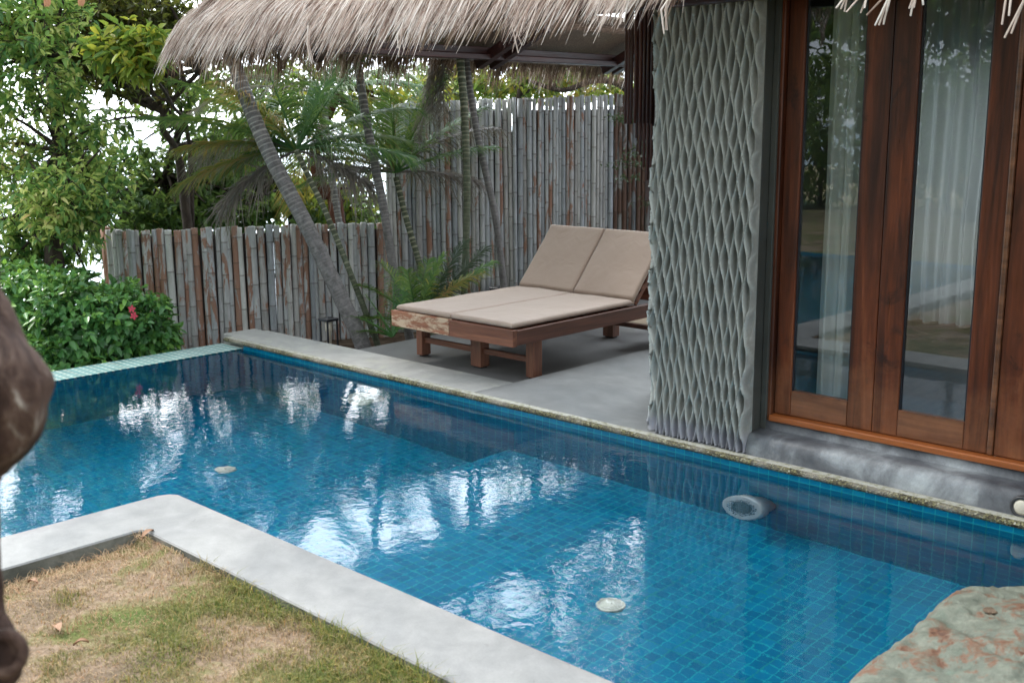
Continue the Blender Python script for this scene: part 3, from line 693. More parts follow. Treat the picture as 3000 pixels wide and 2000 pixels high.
for iv in range(nvv+1):
    z = .004+(ZT)*iv/nvv
    for side_, u in U:
        uu = u-.30 if side_ == 0 else u
        h_, rdg = relief(uu+.3+.010*mnoise.noise(Vector((uu*2.5, z*2.2, 5))), z+.07*mnoise.noise(Vector((uu*3.5, z*1.3, 2)))+.02*mnoise.noise(Vector((uu*11, z*4, 8)))); h_ *= .95+.45*mnoise.noise(Vector((uu*4, z*2.1, 6)))
        endb = 1.0
        if side_ == 1 and u > (PX1-PX0)-.010: endb = max(0, ((PX1-PX0)-u)/.010)
        h_ = h_*endb+.002
        sag = .012*mnoise.noise(Vector((uu*5, z*3, 0)))
        if side_ == 1:
            k_ = min(1, u/.03); x = PX0+u-(1-k_)*h_*.7; y = PY-h_*(.3+.7*k_)
        else:
            k_ = min(1, (.30-u)/.03); x = PX0-h_*(.3+.7*k_); y = PY+(.30-u)-(1-k_)*h_*.7
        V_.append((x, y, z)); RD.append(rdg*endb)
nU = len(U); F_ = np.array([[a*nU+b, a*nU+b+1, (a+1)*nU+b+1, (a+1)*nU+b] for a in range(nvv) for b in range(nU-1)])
col = np_mesh('carved_pillar', np.array(V_), F_, M['cement'], villa, {'ridge_light': RD}, True)
m = MB(); m.box(PX0+.01, PX1-.004, PY+.012, 5.35, 0.0, 2.9, .004); m.box(PX1-.003, PX1+.03, PY+.075, 5.35, 0.0, 2.9, .004); m.build('pillar_core', M['core'], villa)
# rod screen beside the pillar
m = MB()
rods = []
for k in range(9):
    x = -3.885+k*.026; zb_ = 1.61 if k < 4 else 1.61-.0
    rods.append((x+random.uniform(-.003, .003), 4.99+random.uniform(-.015, .015), zb_+random.uniform(-.006, .006)))
for k, zb_ in enumerate((1.53, 1.44, 1.37, 1.30, 1.22, 1.15)):
    rods.append((-3.845+k*.026, 5.05, zb_))
for x, y, zb_ in rods:
    m.tube([(x, y, zb_), (x+.002, y, (zb_+2.5)/2), (x, y, 2.6)], [.0085, .0095, .009], 7)
m.build('hanging_rod_screen', M['slat'], villa, True)
m = MB(); m.box(-3.80, -3.42, 5.075, 5.10, 1.18, 2.6, .004); m.build('screen_backboard', M['dark_wood'], villa)
# plinth under the doors
m = MB(); prof = [(4.602, 0.0), (4.606, .02), (4.612, .05), (4.622, .080), (4.640, .098), (4.66, .104), (4.728, .108), (4.735, .112), (4.738, .150), (4.80, .152), (5.0, .152), (5.0, -.1), (4.61, -.1)]
xs_ = np.linspace(-2.803, 2.4, 60)
vv = [[m.b.verts.new((x, y+.004*mnoise.noise(Vector((x*2, k, 0))), z)) for k, (y, z) in enumerate(prof)] for x in xs_]
for i in range(len(xs_)-1):
    for j in range(len(prof)-1): m.b.faces.new((vv[i][j], vv[i+1][j], vv[i+1][j+1], vv[i][j+1]))
m.b.faces.new(vv[0]); m.build('plinth', M['plinth'], villa, True)
# door frame and leaves
YD = 4.80; ZR = .153; ZTOP = 2.32
m = MB(); m.box(-2.752, 2.3, YD-.075, YD+.08, ZR, ZR+.030, .004); m.build('door_sill', M['rail'], villa)
m = MB(); m.box(-2.803, -2.754, YD-.055, YD+.10, .113, ZTOP+.1, .005); m.build('door_jamb', M['door_v'], villa)
m = MB(); m.box(-2.752, 2.3, YD-.03, YD+.08, ZTOP+.004, ZTOP+.3, .005); m.build('door_header', M['door_h'], villa)
def door(x0, x1, sl, sr, yoff=0.0, rail=.125):
    z0 = ZR+.033; y0, y1 = YD-.025+yoff, YD+.02+yoff
    m = MB(); m.box(x0, x0+sl, y0, y1, z0, ZTOP, .005, 0, 2); m.box(x1-sr, x1, y0, y1, z0, ZTOP, .005, 0, 2)
    m.box(x0+sl+.001, x1-sr-.001, y0+.002, y1-.002, z0, z0+rail, .004, 1, 2); m.box(x0+sl+.001, x1-sr-.001, y0+.002, y1-.002, ZTOP-.13, ZTOP, .004, 1)
    d_ = m.build('glass_door', [M['door_v'], M['door_h']], villa)
    m = MB(); m.box(x0+sl, x1-sr, y0+.018, y0+.022, z0+rail, ZTOP-.13); m.build('pane', M['glass'], d_)
    m = MB()
    for xa, xb in ((x0+sl-.002, x0+sl+.008), (x1-sr-.008, x1-sr+.002)): m.box(xa, xb, y0+.012, y0+.03, z0+rail, ZTOP-.13)
    m.build('glazing_seal', M['black'], d_)
    return d_
door(-2.750, -2.236, .087, .125)
door(-2.233, -1.700, .120, .105)
door(-1.672, -1.0, .17, .12)
door(-.99, -.3, .12, .12)
m = MB(); m.box(-1.699, -1.675, YD-.035, YD+.02, ZR+.031, ZTOP, .008, 0, 2); m.build('astragal', M['door_h'], villa)
# room behind the glass
m = MB()
m.box(-2.79, 2.3, 4.89, 9.0, .10, .142); m.box(-3.85, -2.791, 5.37, 9.0, .10, .142); m.build('room_floor', M['parquet'], villa)
m = MB(); m.box(-2.80, -2.771, 5.0, 5.36, .14, 2.9); m.box(-3.85, -2.772, 5.36, 5.40, .14, 2.9); m.box(-3.90, -3.851, 5.36, 9.1, -.2, 2.9); m.box(2.2, 2.3, 4.9, 9.0, .14, 2.9); m.box(-2.75, 2.19, 8.4, 8.5, .14, 2.9); m.box(-3.84, -2.751, 8.4, 8.5, 2.1, 2.9); m.box(-3.84, -2.751, 8.4, 8.5, .143, .5)
m.build('room_wall', M['wall'], villa)
m = MB(); m.box(-3.84, 2.19, 5.41, 8.39, 2.62, 2.7); m.box(-2.69, 2.19, 4.9, 5.40, 2.62, 2.7); m.build('room_ceiling', M['wall'], villa)

def curtain(name, x0, x1, y, z0, z1, amp, pitch, label, tie=0.0, seed=0):
    n_ = int((x1-x0)/.006); k_ = 26; V = []; 
    for j in range(k_+1):
        t_ = j/k_; z = z0+(z1-z0)*t_
        sh = tie*math.exp(-((z-.75)/.6)**2)
        for i in range(n_+1):
            u = i/n_; x = x0+(x1-x0)*(u-sh*u**4)
            ph = 2*math.pi*(u*(x1-x0))/pitch + 1.5*mnoise.noise(Vector((u*6+seed, 0, seed)))+.3*mnoise.noise(Vector((u*9, z*.8, seed)))
            V.append((x, y+amp*math.sin(ph)+amp*.4*math.sin(2.3*ph+1)+.01*mnoise.noise(Vector((u*30, z*2, seed))), z))
    F = np.array([[a*(n_+1)+b, a*(n_+1)+b+1, (a+1)*(n_+1)+b+1, (a+1)*(n_+1)+b] for a in range(k_) for b in range(n_)])
    o = np_mesh(name, np.array(V), F, M['curtain'], None, None, True); recentre(o, (x0, y, z0))
    return tag(o, label, 'curtain')
curtain('sheer_curtain', -2.66, -2.36, 5.02, .16, 2.55, .035, .075, 'pale sheer curtain hanging behind the first glass door beside the pillar', 0, 1)
curtain('sheer_curtain', -3.82, -2.62, 7.95, .155, 2.55, .05, .13, 'sheer curtain drawn aside deep in the room behind the second glass door', .16, 5)

# wall lamp in the plinth
wl = empty('plinth_lamp', (-1.479, 4.60, .040), 'round cream lamp in dark ring on the grey plinth at the right edge', 'lamp')
m = MB(); m.lathe((-1.479, 4.612, .040), (0, -1, 0), [(-.01, .048), (.012, .048), (.016, .044), (.016, .036), (.008, .034)], 32); m.build('ring', M['grey_rim'], wl, True)
m = MB(); m.lathe((-1.479, 4.612, .040), (0, -1, 0), [(0, .0345), (.012, .0335), (.018, .024), (.020, .004)], 32); m.build('lens', M['cream_glass'], wl, True)

# ------------------------------------------------------------ double lounger
lg = empty('double_lounger', (-5.32, 5.6, -.03), 'wooden double sun lounger with bleached front beam on the sunken deck', 'sun lounger')
LX0, LX1, LXM, LY0, LY1 = -5.915, -4.730, -5.325, 4.955, 7.02
m = MB(); m.box(LX0, LXM, LY0, LY0+.042, .222, .333, .004, 0, 2); m.build('front_beam', M['teak_old'], lg)
m = MB(); m.box(LXM+.002, LX1, LY0, LY0+.042, .221, .332, .004, 0, 2); m.build('front_beam', M['teak'], lg)
for x0, x1 in ((LX0, LX0+.035), (LXM-.02, LXM+.02), (LX1-.035, LX1)):
    m = MB(); m.box(x0, x1, LY0+.044, LY1, .228, .326, .003); m.build('side_rail', M['teak_side'], lg)
m = MB(); m.box(LX0, LX1, LY1+.001, LY1+.04, .225, .33, .004); m.build('rear_beam', M['teak'], lg)
legs = []
for yl in (5.175, 6.62):
    for x0, x1 in ((-5.905, -5.845), (-5.345, -5.245), (-4.825, -4.755)):
        m = MB(); m.box(x0, x1, yl, yl+.085, -.020, .226 if x1 < -5 else .226, .004, 0, 2)
        l_ = m.build('leg', M['teak_leg'], lg)
        m = MB(); m.box(x0+.015, x1-.012, yl+.015, yl+.07, -.0305, -.019); m.build('foot_pad', M['black'], l_)
    m = MB(); m.box(-5.844, -5.346, yl+.022, yl+.048, .072, .112, .003); m.build('stretcher', M['teak'], lg)
    m = MB(); m.box(-5.244, -4.826, yl+.022, yl+.048, .074, .112, .003); m.build('stretcher', M['teak'], lg)
m = MB()
for k in range(15): m.box(LX0+.036, LX1-.036, 5.03+k*.085, 5.03+k*.085+.055, .305, .322)
m.build('seat_slats', M['teak'], lg)
bh, bang = (6.27, .345), math.radians(47)
bdir = Vector((0, math.cos(bang), math.sin(bang))); bnor = Vector((0, -math.sin(bang), math.cos(bang)))
for xa, xb in ((LX0+.04, LXM-.025), (LXM+.025, LX1-.04)):
    m = MB(); xc = (xa+xb)/2
    for xx in (xa+.02, xb-.02): m.obox(Vector((xx, bh[0], bh[1]))+bdir*.31-bnor*.02, (.018, 0, 0), bdir*.31, bnor*.016, .002)
    for k in range(7): m.obox(Vector((xc, bh[0], bh[1]))+bdir*(.05+.09*k), ((xb-xa)/2, 0, 0), bdir*.028, bnor*.008)
    m.build('backrest', M['teak'], lg)
    m = MB(); m.obox((xb-.05, 6.62, .47), (.014, 0, 0), (0, .06, .20), (0, .016, -.005)); m.build('backrest_prop', M['teak'], lg)
m = MB(); m.box(-5.02, -4.60, 6.43, 6.83, .150, .163, .002); m.build('side_tray', M['tray'], lg)
m = MB(); m.box(-5.02, -4.60, 6.405, 6.428, .128, .160, .002); m.build('tray_rail', M['teak_side'], lg)
# cushions
def cushion(x0, x1, label):
    zt0 = .336; b = MB(); th_ = .036
    r = MB(); nx_, ny_ = 26, 60; crease = 6.235
    # centre line profile along length: flat then bent
    L1, L2 = crease-4.975, .615
    bd = Vector((0, math.cos(math.radians(49)), math.sin(math.radians(49))))
    def surf(u, s_, top_):
        # s_ along length in metres
        x = x0+(x1-x0)*u
        eu = min(u, 1-u)*(x1-x0); edge_ = min(1, eu/.022)
        puff = .003*math.sin(math.pi*min(1, max(0, u)))
        ed = min(s_, abs(L1-s_) if s_ < L1 else s_-L1, (L1+L2-s_)); e2 = min(1, max(0, ed)/.022)
        rd = math.sqrt(max(0, 1-(1-min(edge_, e2))**2))
        wr = .004*mnoise.noise(Vector((x*7, s_*5, 0))) + .0035*mnoise.noise(Vector((x*22, s_*16, 4)))*math.exp(-abs(s_-L1)/.12)
        t_ = (.50+.5*rd)*th_+puff+wr if top_ else (.5-.5*rd)*th_*.8
        cr_ = .020*math.exp(-((s_-L1)/.016)**2) if top_ else 0
        t_ -= cr_
        if s_ <= L1: return Vector((x, 4.975+s_, zt0+t_))
        q = s_-L1; n_ = Vector((0, -bd.z, bd.y)); bl = min(1, q/.03); n_ = (Vector((0, 0, 1))*(1-bl)+n_*bl).normalized()
        return Vector((x, crease, zt0+.004))+bd*q+n_*t_
    ss = sorted(set([0, .004, .010, .018, .03] + list(np.linspace(.05, L1-.05, 34)) + [L1-.03, L1-.02, L1-.01, L1, L1+.01, L1+.02, L1+.03] + list(np.linspace(L1+.05, L1+L2-.05, 22)) + [L1+L2-.03, L1+L2-.018, L1+L2-.01, L1+L2-.004, L1+L2]))
    us = sorted(set([0, .007, .017, .03, .05] + list(np.linspace(.09, .91, 14)) + [.95, .97, .983, .993, 1]))
    bt = [[r.b.verts.new(surf(u, s_, True)) for u in us] for s_ in ss]; bb = [[r.b.verts.new(surf(u, s_, False)) for u in us] for s_ in ss]
    for i in range(len(ss)-1):
        for j in range(len(us)-1):
            r.b.faces.new((bt[i][j], bt[i][j+1], bt[i+1][j+1], bt[i+1][j])); r.b.faces.new((bb[i][j], bb[i+1][j], bb[i+1][j+1], bb[i][j+1]))
    for i in range(len(ss)-1):
        r.b.faces.new((bt[i][0], bt[i+1][0], bb[i+1][0], bb[i][0])); r.b.faces.new((bt[i+1][-1], bt[i][-1], bb[i][-1], bb[i+1][-1]))
    for j in range(len(us)-1):
        r.b.faces.new((bt[0][j+1], bt[0][j], bb[0][j], bb[0][j+1])); r.b.faces.new((bt[-1][j], bt[-1][j+1], bb[-1][j+1], bb[-1][j]))
    o = r.build('lounger_cushion', M['cushion'], None, True); recentre(o, ((x0+x1)/2, 5.6, .336))
    return tag(o, label, 'cushion', 'tan cushions on the double lounger')
cushion(-5.880, -5.330, 'long tan cushion on the left half of the double lounger')
cushion(-5.320, -4.752, 'long tan cushion on the right half of the double lounger, nearer the pillar')

# ------------------------------------------------------------ pool fittings
def pool_light(c, aim, R, label, cat, front_mat, holes):
    e = empty('pool_light', c, label, cat); c = Vector(c); a = Vector(aim).normalized()
    m = MB(); m.lathe(c, a, [(-.16, R*.62), (-.06, R*.80), (-.045, R*.98), (-.01, R), (.006, R*.985), (.012, R*.93), (.010, R*.80)], 40); m.build('housing', M['steel'] if holes else M['white_plastic'], e, True)
    m = MB(); m.lathe(c, a, [(0, R*.80), (.004, R*.79), (.010, R*.5), (.012, .002)], 40); m.build('face_plate', front_mat, e, True)
    if holes:
        m = MB(); u = a.orthogonal().normalized(); w_ = a.cross(u)
        for i in range(-6, 7):
            for j in range(-6, 7):
                q = ((i+.5*(j % 2))*.0135, j*.0118)
                if math.hypot(*q) < R*.70: m.lathe(c+u*q[0]+w_*q[1], a, [(.007, .0050), (.0165, .0042)], 6)
        m.build('studs', M['chrome'], e)
    return e
pool_light((-2.67, 4.385, -.44), (-.12, -1, .34), .120, 'round steel pool fitting with a studded face, under water near the doors', 'pool fitting', M['face'], True)
pool_light((-5.60, 4.39, -.43), (-.1, -1, .34), .118, 'round white pool fitting under water below the lounger', 'pool fitting', M['white_plastic'], False)
def drain(c, R, label):
    e = empty('floor_drain', c, label, 'drain', 'round drain covers on the pool floor')
    m = MB(); m.lathe(c, (0, 0, 1), [(0, R), (.008, R), (.012, R*.96), (.012, R*.86), (.009, R*.85), (.009, R*.82), (.012, R*.81), (.014, .002)], 36); m.build('cover', M['white_plastic'], e, True)
    m = MB(); m.lathe(Vector(c)+Vector((0, 0, .014)), (0, 0, 1), [(0, .006), (.003, .005)], 8); m.build('screw', M['grey_rim'], e)
drain((-5.68, 3.42, ZD), .062, 'round white drain cover on the deep pool floor')
drain((-2.69, 3.40, ZS), .060, 'round white drain cover on the shallow pool floor')

# ------------------------------------------------------------ boulder
m = MB()
topp = [(-1.20, 2.52, .10), (-1.235, 2.66, .115), (-1.262, 2.97, .12), (-1.262, 3.25, .125), (-1.268, 3.47, .115), (-1.235, 3.60, .10), (-1.12, 3.66, .10), (-.85, 3.70, .13), (-.3, 3.6, .10), (.1, 3.3, .05), (.1, 2.5, .05), (-.5, 2.42, .08), (-1.0, 2.40, .08)]
hull = [m.b.verts.new(p) for p in topp]
for x, y, z in topp: m.b.verts.new((x+(.03 if x < -.9 else 0), y, z-.10)); m.b.verts.new((x*.93-.02, 3.05+(y-3.05)*.93, -.80))
m.b.verts.new((-.75, 3.05, .20)); m.b.verts.new((-.6, 2.8, .19))
m.b.verts.new((-1.36, 2.9, .0)); m.b.verts.new((-1.35, 3.3, .0)); m.b.verts.new((-1.33, 2.62, -.02)); m.b.verts.new((-1.34, 3.55, .0))
bmesh.ops.convex_hull(m.b, input=m.b.verts[:])
bmesh.ops.triangulate(m.b, faces=m.b.faces[:])
for _ in range(5): bmesh.ops.subdivide_edges(m.b, edges=[e for e in m.b.edges if e.calc_length() > .03], cuts=1, use_grid_fill=True)
bmesh.ops.triangulate(m.b, faces=m.b.faces[:])
for _ in range(2): bmesh.ops.smooth_vert(m.b, verts=m.b.verts[:], factor=.5, use_axis_x=True, use_axis_y=True, use_axis_z=True)
m.b.normal_update()
for v in m.b.verts:
    p = v.co; d_ = mnoise.fractal(p*2.6, 1, 2, 4)*.022 + mnoise.noise(p*9)*.010 + abs(mnoise.noise(p*16))*.010 + mnoise.noise(p*40)*.003
    hx, hy = p.x+.905, p.y-3.02
    if p.z > 0:
        d_ -= .05*math.exp(-((p.y-2.62-.30*(p.x+1.1))/.045)**2)*max(0, min(1, (-.55-p.x)/.2))
    cell = mnoise.cell(p*5.5)*.006; vo_ = mnoise.voronoi(p*7.0)[0]; d_ += cell*.5 - .016*max(0, .16-(vo_[1]-vo_[0]))/.16
    v.co = p + v.normal*d_
bl = tag(m.build('boulder', M['boulder'], None, True), 'big pale green boulder streaked with rust in the pool corner', 'rock'); recentre(bl, (-.7, 3.0, -.78))
m = MB(); c_ = at(2903, 1787, 3.53)
hb = bmesh.ops.create_icosphere(m.b, subdivisions=2, radius=.024)
for v in hb['verts']: v.co = Vector((v.co.x*1.0, v.co.y*1.1, v.co.z*.15))+Vector((-.93, 3.15, .17))
# seat the dark pit on the stone by ray casting
import mathutils
bvh = mathutils.bvhtree.BVHTree.FromPolygons([bl.matrix_basis @ v.co for v in bl.data.vertices], [p.vertices[:] for p in bl.data.polygons])
o_ = Vector((0, 0, HC)); dr = (at(2903, 1787, 1)-o_).normalized(); hit = bvh.ray_cast(o_, dr)
if hit[0] is not None:
    for v in hb['verts']: v.co += hit[0]-Vector((-.93, 3.15, .17))
m.build('dark_pit', M['soil'], bl, True)

# ------------------------------------------------------------ fences
def fence(name, pts, ztop, zbot, rad, label, mats, brown_from=None, seed=0, lean0=0):
    """pts: polyline xy; ztop(s in 0..1)"""
    root = empty(name, (pts[0][0], pts[0][1], zbot), label, 'fence'); rnd = random.Random(seed)
    seg = [math.dist(a, b) for a, b in zip(pts, pts[1:])]; tot = sum(seg); s = 0; ms = {}
    def pos(s):
        k = 0
        while k < len(seg)-1 and s > seg[k]: s -= seg[k]; k += 1
        t_ = s/seg[k]; a, b = pts[k], pts[k+1]; return a[0]+(b[0]-a[0])*t_, a[1]+(b[1]-a[1])*t_, (b[0]-a[0])/seg[k], (b[1]-a[1])/seg[k]
    i = 0
    while s < tot:
        f = s/tot; r_ = rad(f)*rnd.uniform(.72, 1.22); s += r_
        x, y, tx, ty = pos(min(s, tot-1e-6)); key = 0
        if brown_from and f > brown_from: key = 1
        if lean0 and i < lean0: key = 2
        lx = rnd.gauss(0, .010); h = rnd.uniform(-.014, .008); off = rnd.gauss(0, .006)
        if lean0 and i < lean0: lx = -.05+.01*i
        zt_ = ztop(f)+h
        if rnd.random() < .01: zt_ -= rnd.uniform(.03, .08)
        P_a = Vector((x-ty*off, y+tx*off, zbot)); P_b = Vector((x-ty*off+tx*lx, y+tx*off+ty*lx, zt_))
        if key not in ms: ms[key] = MB(); ms[key].b.verts.layers.float.new('node')
        m = ms[key]; ps = [P_a]; rr = [r_]; nn = [0.0]; z = rnd.uniform(.08, .3)
        L = (P_b-P_a).length
        while z < L-.02:
            for dz, k_ in ((-.009, 1.0), (-.004, 1.05), (.004, 1.05), (.009, 1.0)):
                nn.append(1.0 if abs(dz) < .006 else 0.0); ps.append(P_a+(P_b-P_a)*((z+dz)/L)); rr.append(r_*k_*(1-.03*z))
            z += rnd.uniform(.22, .36)
        ps.append(P_b); rr.append(rr[-1]); rgs = m.tube(ps, rr, 10)
        ly = m.b.verts.layers.float['node']
        for rg_, nv1 in zip(rgs, nn+[0.0]):
            for v1 in rg_: v1[ly] = nv1
        s += r_*rnd.uniform(.86, 1.0)+(.03 if lean0 and i in (3, 5) else 0); i += 1
    for key, m in ms.items(): m.build('pole_panel', M[mats[key]], root, True)
    m = MB(); K0_ = 2 if lean0 else 0
    for k in range(K0_, len(pts)-1):
        a, b = pts[k], pts[k+1]; o = Vector(((b[1]-a[1]), -(b[0]-a[0]), 0)).normalized()*-.042; h_ = Vector((0, 0, (ztop(0)-.07-zbot)/2))
        c_ = Vector(((a[0]+b[0])/2, (a[1]+b[1])/2, zbot))+h_+o
        m.obox(c_, Vector((b[0]-a[0], b[1]-a[1], 0))/2, o.normalized()*.004, h_)
    m.build('gap_backing', M['gap_dark'], root)  # dark sheet added behind the poles to darken the gaps
    for zr in (.25, .72):
        m = MB()
        for k in range(len(pts)-1):
            a, b = pts[k], pts[k+1]; z = zbot+(ztop(0)-zbot)*zr; o = Vector(((b[1]-a[1]), -(b[0]-a[0]), 0)).normalized()*-.06
            m.tube([Vector((*a, z))+o, Vector((*b, z))+o], .022, 8)
        m.build('back_rail', M[mats[0]], root, True)
    return root
def xy(x, y, d): p = at(x, y, d); return (p.x, p.y)
D1, D2 = 9.75, 10.7
lowp = [xy(303, 680, 10.25), xy(322, 680, 9.95), xy(380, 678, 9.80), xy(500, 672, 9.9), xy(800, 664, 10.2), xy(1136, 660, 10.5)]
fence('low_bamboo_fence', lowp, lambda f: at(600, 667, 10.0).z, -1.0, lambda f: .0295, 'low fence of weathered grey and orange bamboo poles behind the pool', ('bamboo', 'bamboo', 'bamboo_pale'), None, 3, 5)
hp = [xy(1124, 300, 10.55), xy(1500, 290, 10.7), xy(1960, 268, 10.7)]
za, zb_ = at(1124, 303, 10.55).z, at(1925, 268, 10.7).z
hp.append(xy(2300, 268, 10.9))
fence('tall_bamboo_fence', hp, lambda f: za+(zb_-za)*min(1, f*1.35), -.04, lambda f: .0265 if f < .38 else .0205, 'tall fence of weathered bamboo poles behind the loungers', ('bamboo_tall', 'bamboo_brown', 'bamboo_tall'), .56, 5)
m = MB(); a, b = Vector((*hp[0], 0)), Vector((*hp[-1], 0)); dv = (b-a).normalized(); nv_ = Vector((dv.y, -dv.x, 0))
m.obox((a+b)/2+Vector((0, 0, -.42))+dv*0, dv*((b-a).length/2+.03), nv_*.10, (0, 0, .375), .01)
w_ = tag(m.build('retaining_wall', M['stone'], None), 'low grey retaining wall under the tall bamboo fence', 'wall'); recentre(w_, (a+b)/2)

# ------------------------------------------------------------ palms
def smooth_path(pts, n):
    pts = [Vector(p) for p in pts]; out_ = []
    for i in range(len(pts)-1):
        p0 = pts[max(i-1, 0)]; p1 = pts[i]; p2 = pts[i+1]; p3 = pts[min(i+2, len(pts)-1)]
        for k in range(n):
            t_ = k/n; out_.append(.5*((2*p1)+(-p0+p2)*t_+(2*p0-5*p1+4*p2-p3)*t_*t_+(-p0+3*p1-3*p2+p3)*t_**3))
    out_.append(pts[-1]); return out_
def palm_trunk(root, pts, r0, r1, mat, ring=.055, flare=.35):
    path = smooth_path(pts, 12); L = [0]
    for a, b in zip(path, path[1:]): L.append(L[-1]+(b-a).length)
    tot = L[-1]; K = int(tot/.008); cs = []; rad = []; att = []
    def samp(s):
        k = min(max(1, np.searchsorted(L, s)), len(L)-1); t_ = (s-L[k-1])/(L[k]-L[k-1]+1e-9); return path[k-1].lerp(path[k], t_)
    phase = 0; pr = []
    for i in range(K+1):
        s = tot*i/K; f = s/tot
        rg = ring*(.35+.55*min(1, f*1.4))*(1+.25*math.sin(i*.37))
        phase += (tot/K)/rg; q = phase % 1
        bulge = .02*math.sin(math.pi*q)**.5+(.035 if q < .2 else 0)
        cs.append(samp(s)); rad.append((r0+(r1-r0)*f)*(1+flare*math.exp(-s/.12))*(1+bulge)); pr.append(max(.08, min(1, f*2.2-.55)) if q < .22 else 0.0)
    n_ = 12; m = MB(); rings = m.tube(cs, rad, n_)
    me_attr = [p for p in pr for _ in range(n_)]
    bmesh.ops.recalc_face_normals(m.b, faces=m.b.faces[:]); me = bpy.data.meshes.new('trunk'); m.b.to_mesh(me); m.b.free()
    a_ = me.attributes.new('ring', 'FLOAT', 'POINT'); a_.data.foreach_set('value', me_attr[:len(me.vertices)])
    return link('trunk', me, mat, root, True)
def frond(root, base, d, L, mat, droop=.9, leaflet=.32, n_=70, wl=.014, hang=.5, name='frond', twist=0.0, curl=0.0):
    base = Vector(base); d = Vector(d).normalized(); pts = [base.copy()]; p = base.copy(); v = d.copy(); K = 14
    for k in range(K):
        v = (v+Vector((0, 0, -droop*L/K*.55))).normalized(); p = p+v*L/K; pts.append(p.copy())
    m = MB(); m.tube(pts, [.013*(1-k/(K+2)) for k in range(K+1)], 5)
    PT = []; SD = []; WD = []
    for i in range(n_):
        t_ = .12+.86*i/n_; k = min(int(t_*K), K-1); q = pts[k].lerp(pts[k+1], t_*K-k); tg = (pts[k+1]-pts[k]).normalized()
        s_ = tg.cross(Vector((0, 0, 1)));  s_ = s_.normalized() if s_.length > 1e-3 else Vector((1, 0, 0)); u_ = s_.cross(tg)
        ll = leaflet*math.sin(math.pi*(.12+.80*t_))**.6*random.uniform(.8, 1.1)
        for sg in (-1, 1):
            dd = (s_*sg*math.cos(twist)+u_*math.sin(twist+.25)+tg*(.55+.5*t_)+Vector([random.gauss(0, .12+curl) for _ in range(3)])).normalized()
            g_ = Vector((0, 0, -1)); a = q; b = q+dd*ll*.5+g_*ll*.12*hang; c = q+dd*ll*.9+g_*ll*hang*.5+Vector([random.gauss(0, curl*.12) for _ in range(3)])
            PT.append([a, q+dd*ll*.25+g_*ll*.03*hang, b, c]); SD.append(tg.cross(dd).cross(dd).normalized()*.7+tg.cross(dd).normalized()*.5); WD.append([wl*.5, wl, wl*.9, wl*.12])
    V, F = ribbons(np.array([[list(x) for x in r] for r in PT]), np.array(WD), nrm(np.array([list(x) for x in SD])))
    k0 = len(m.b.verts); vs = [m.b.verts.new(x) for x in V]
    for f in F: m.b.faces.new([vs[i] for i in f])
    return m.build(name, mat, root, recalc=False)
def crown(root, c, n_, L, mats, up=(.1, 1.0), droop=.9, az0=0, spread=2*math.pi, **kw):
    for k in range(n_):
        a = az0+spread*k/n_+random.uniform(-.25, .25); e = random.uniform(*up)
        mt = M[random.choice(mats)]
        frond(root, c, (math.cos(a), math.sin(a), e), L*random.uniform(.8, 1.15), mt, droop=droop*random.uniform(.8, 1.25), curl=.25 if mt == M['frond_dead'] else 0, hang=1.3 if mt == M['frond_dead'] else .5, **kw)
G = 'leaning ringed palms beside the deck'
def palm(pix, depth, r0, r1, mat, label, top=True, extra=1.6, crown_n=11, L=1.9, mats=('frond', 'frond', 'frond', 'frond_y'), dz=None, **kw):
    pts = [at(x, y, depth+i*(dz or 0)) for i, (x, y) in enumerate(pix)]
    b0 = pts[0]-(pts[1]-pts[0])*.6; b0.z = -.42; pts.insert(0, b0)
    if top:
        v = (pts[-1]-pts[-2]).normalized(); v = (v+Vector((0, 0, .5))).normalized(); pts.append(pts[-1]+v*extra*.5); pts.append(pts[-1]+(v+Vector((0, 0, .4))).normalized()*extra*.5)
    r = empty('palm_tree', tuple(pts[0]), label, 'palm', G)
    palm_trunk(r, pts, r0, r1, M[mat])
    c_ = pts[-1]; crown(r, c_, crown_n, L, mats, up=(-.05, 1.3), **kw)
    return r, pts
palm([(1060, 1005), (1012, 900), (900, 665), (780, 430), (688, 190)], 8.8, .064, .055, 'palm_grey', 'thickest leaning ringed palm trunk, leftmost at the deck corner', extra=1.5, crown_n=12, L=2.1)
palm([(1103, 1000), (1050, 860), (962, 640), (905, 520), (868, 440)], 9.05, .025, .022, 'palm_green', 'thin palm leaning left between the thick trunk and the next, ending in orange fronds', top=False, crown_n=0)
palm([(1195, 965), (1160, 830), (1122, 600), (1080, 390), (1048, 185)], 9.3, .037, .034, 'palm_grey', 'slim grey ringed palm rising through the ground palm fronds', extra=1.2, crown_n=11, L=1.8)
palm([(1358, 900), (1368, 600), (1362, 350), (1350, 190)], 9.5, .027, .037, 'palm_green', 'straight green ringed palm before the tall fence', extra=1.3, crown_n=15, L=2.0, droop=.5)
palm([(1480, 880), (1452, 640), (1400, 400), (1368, 200)], 9.8, .031, .030, 'palm_grey', 'leaning brown palm crossing behind the straight one at the tall fence', extra=1.9, crown_n=15, L=2.0, droop=.5)
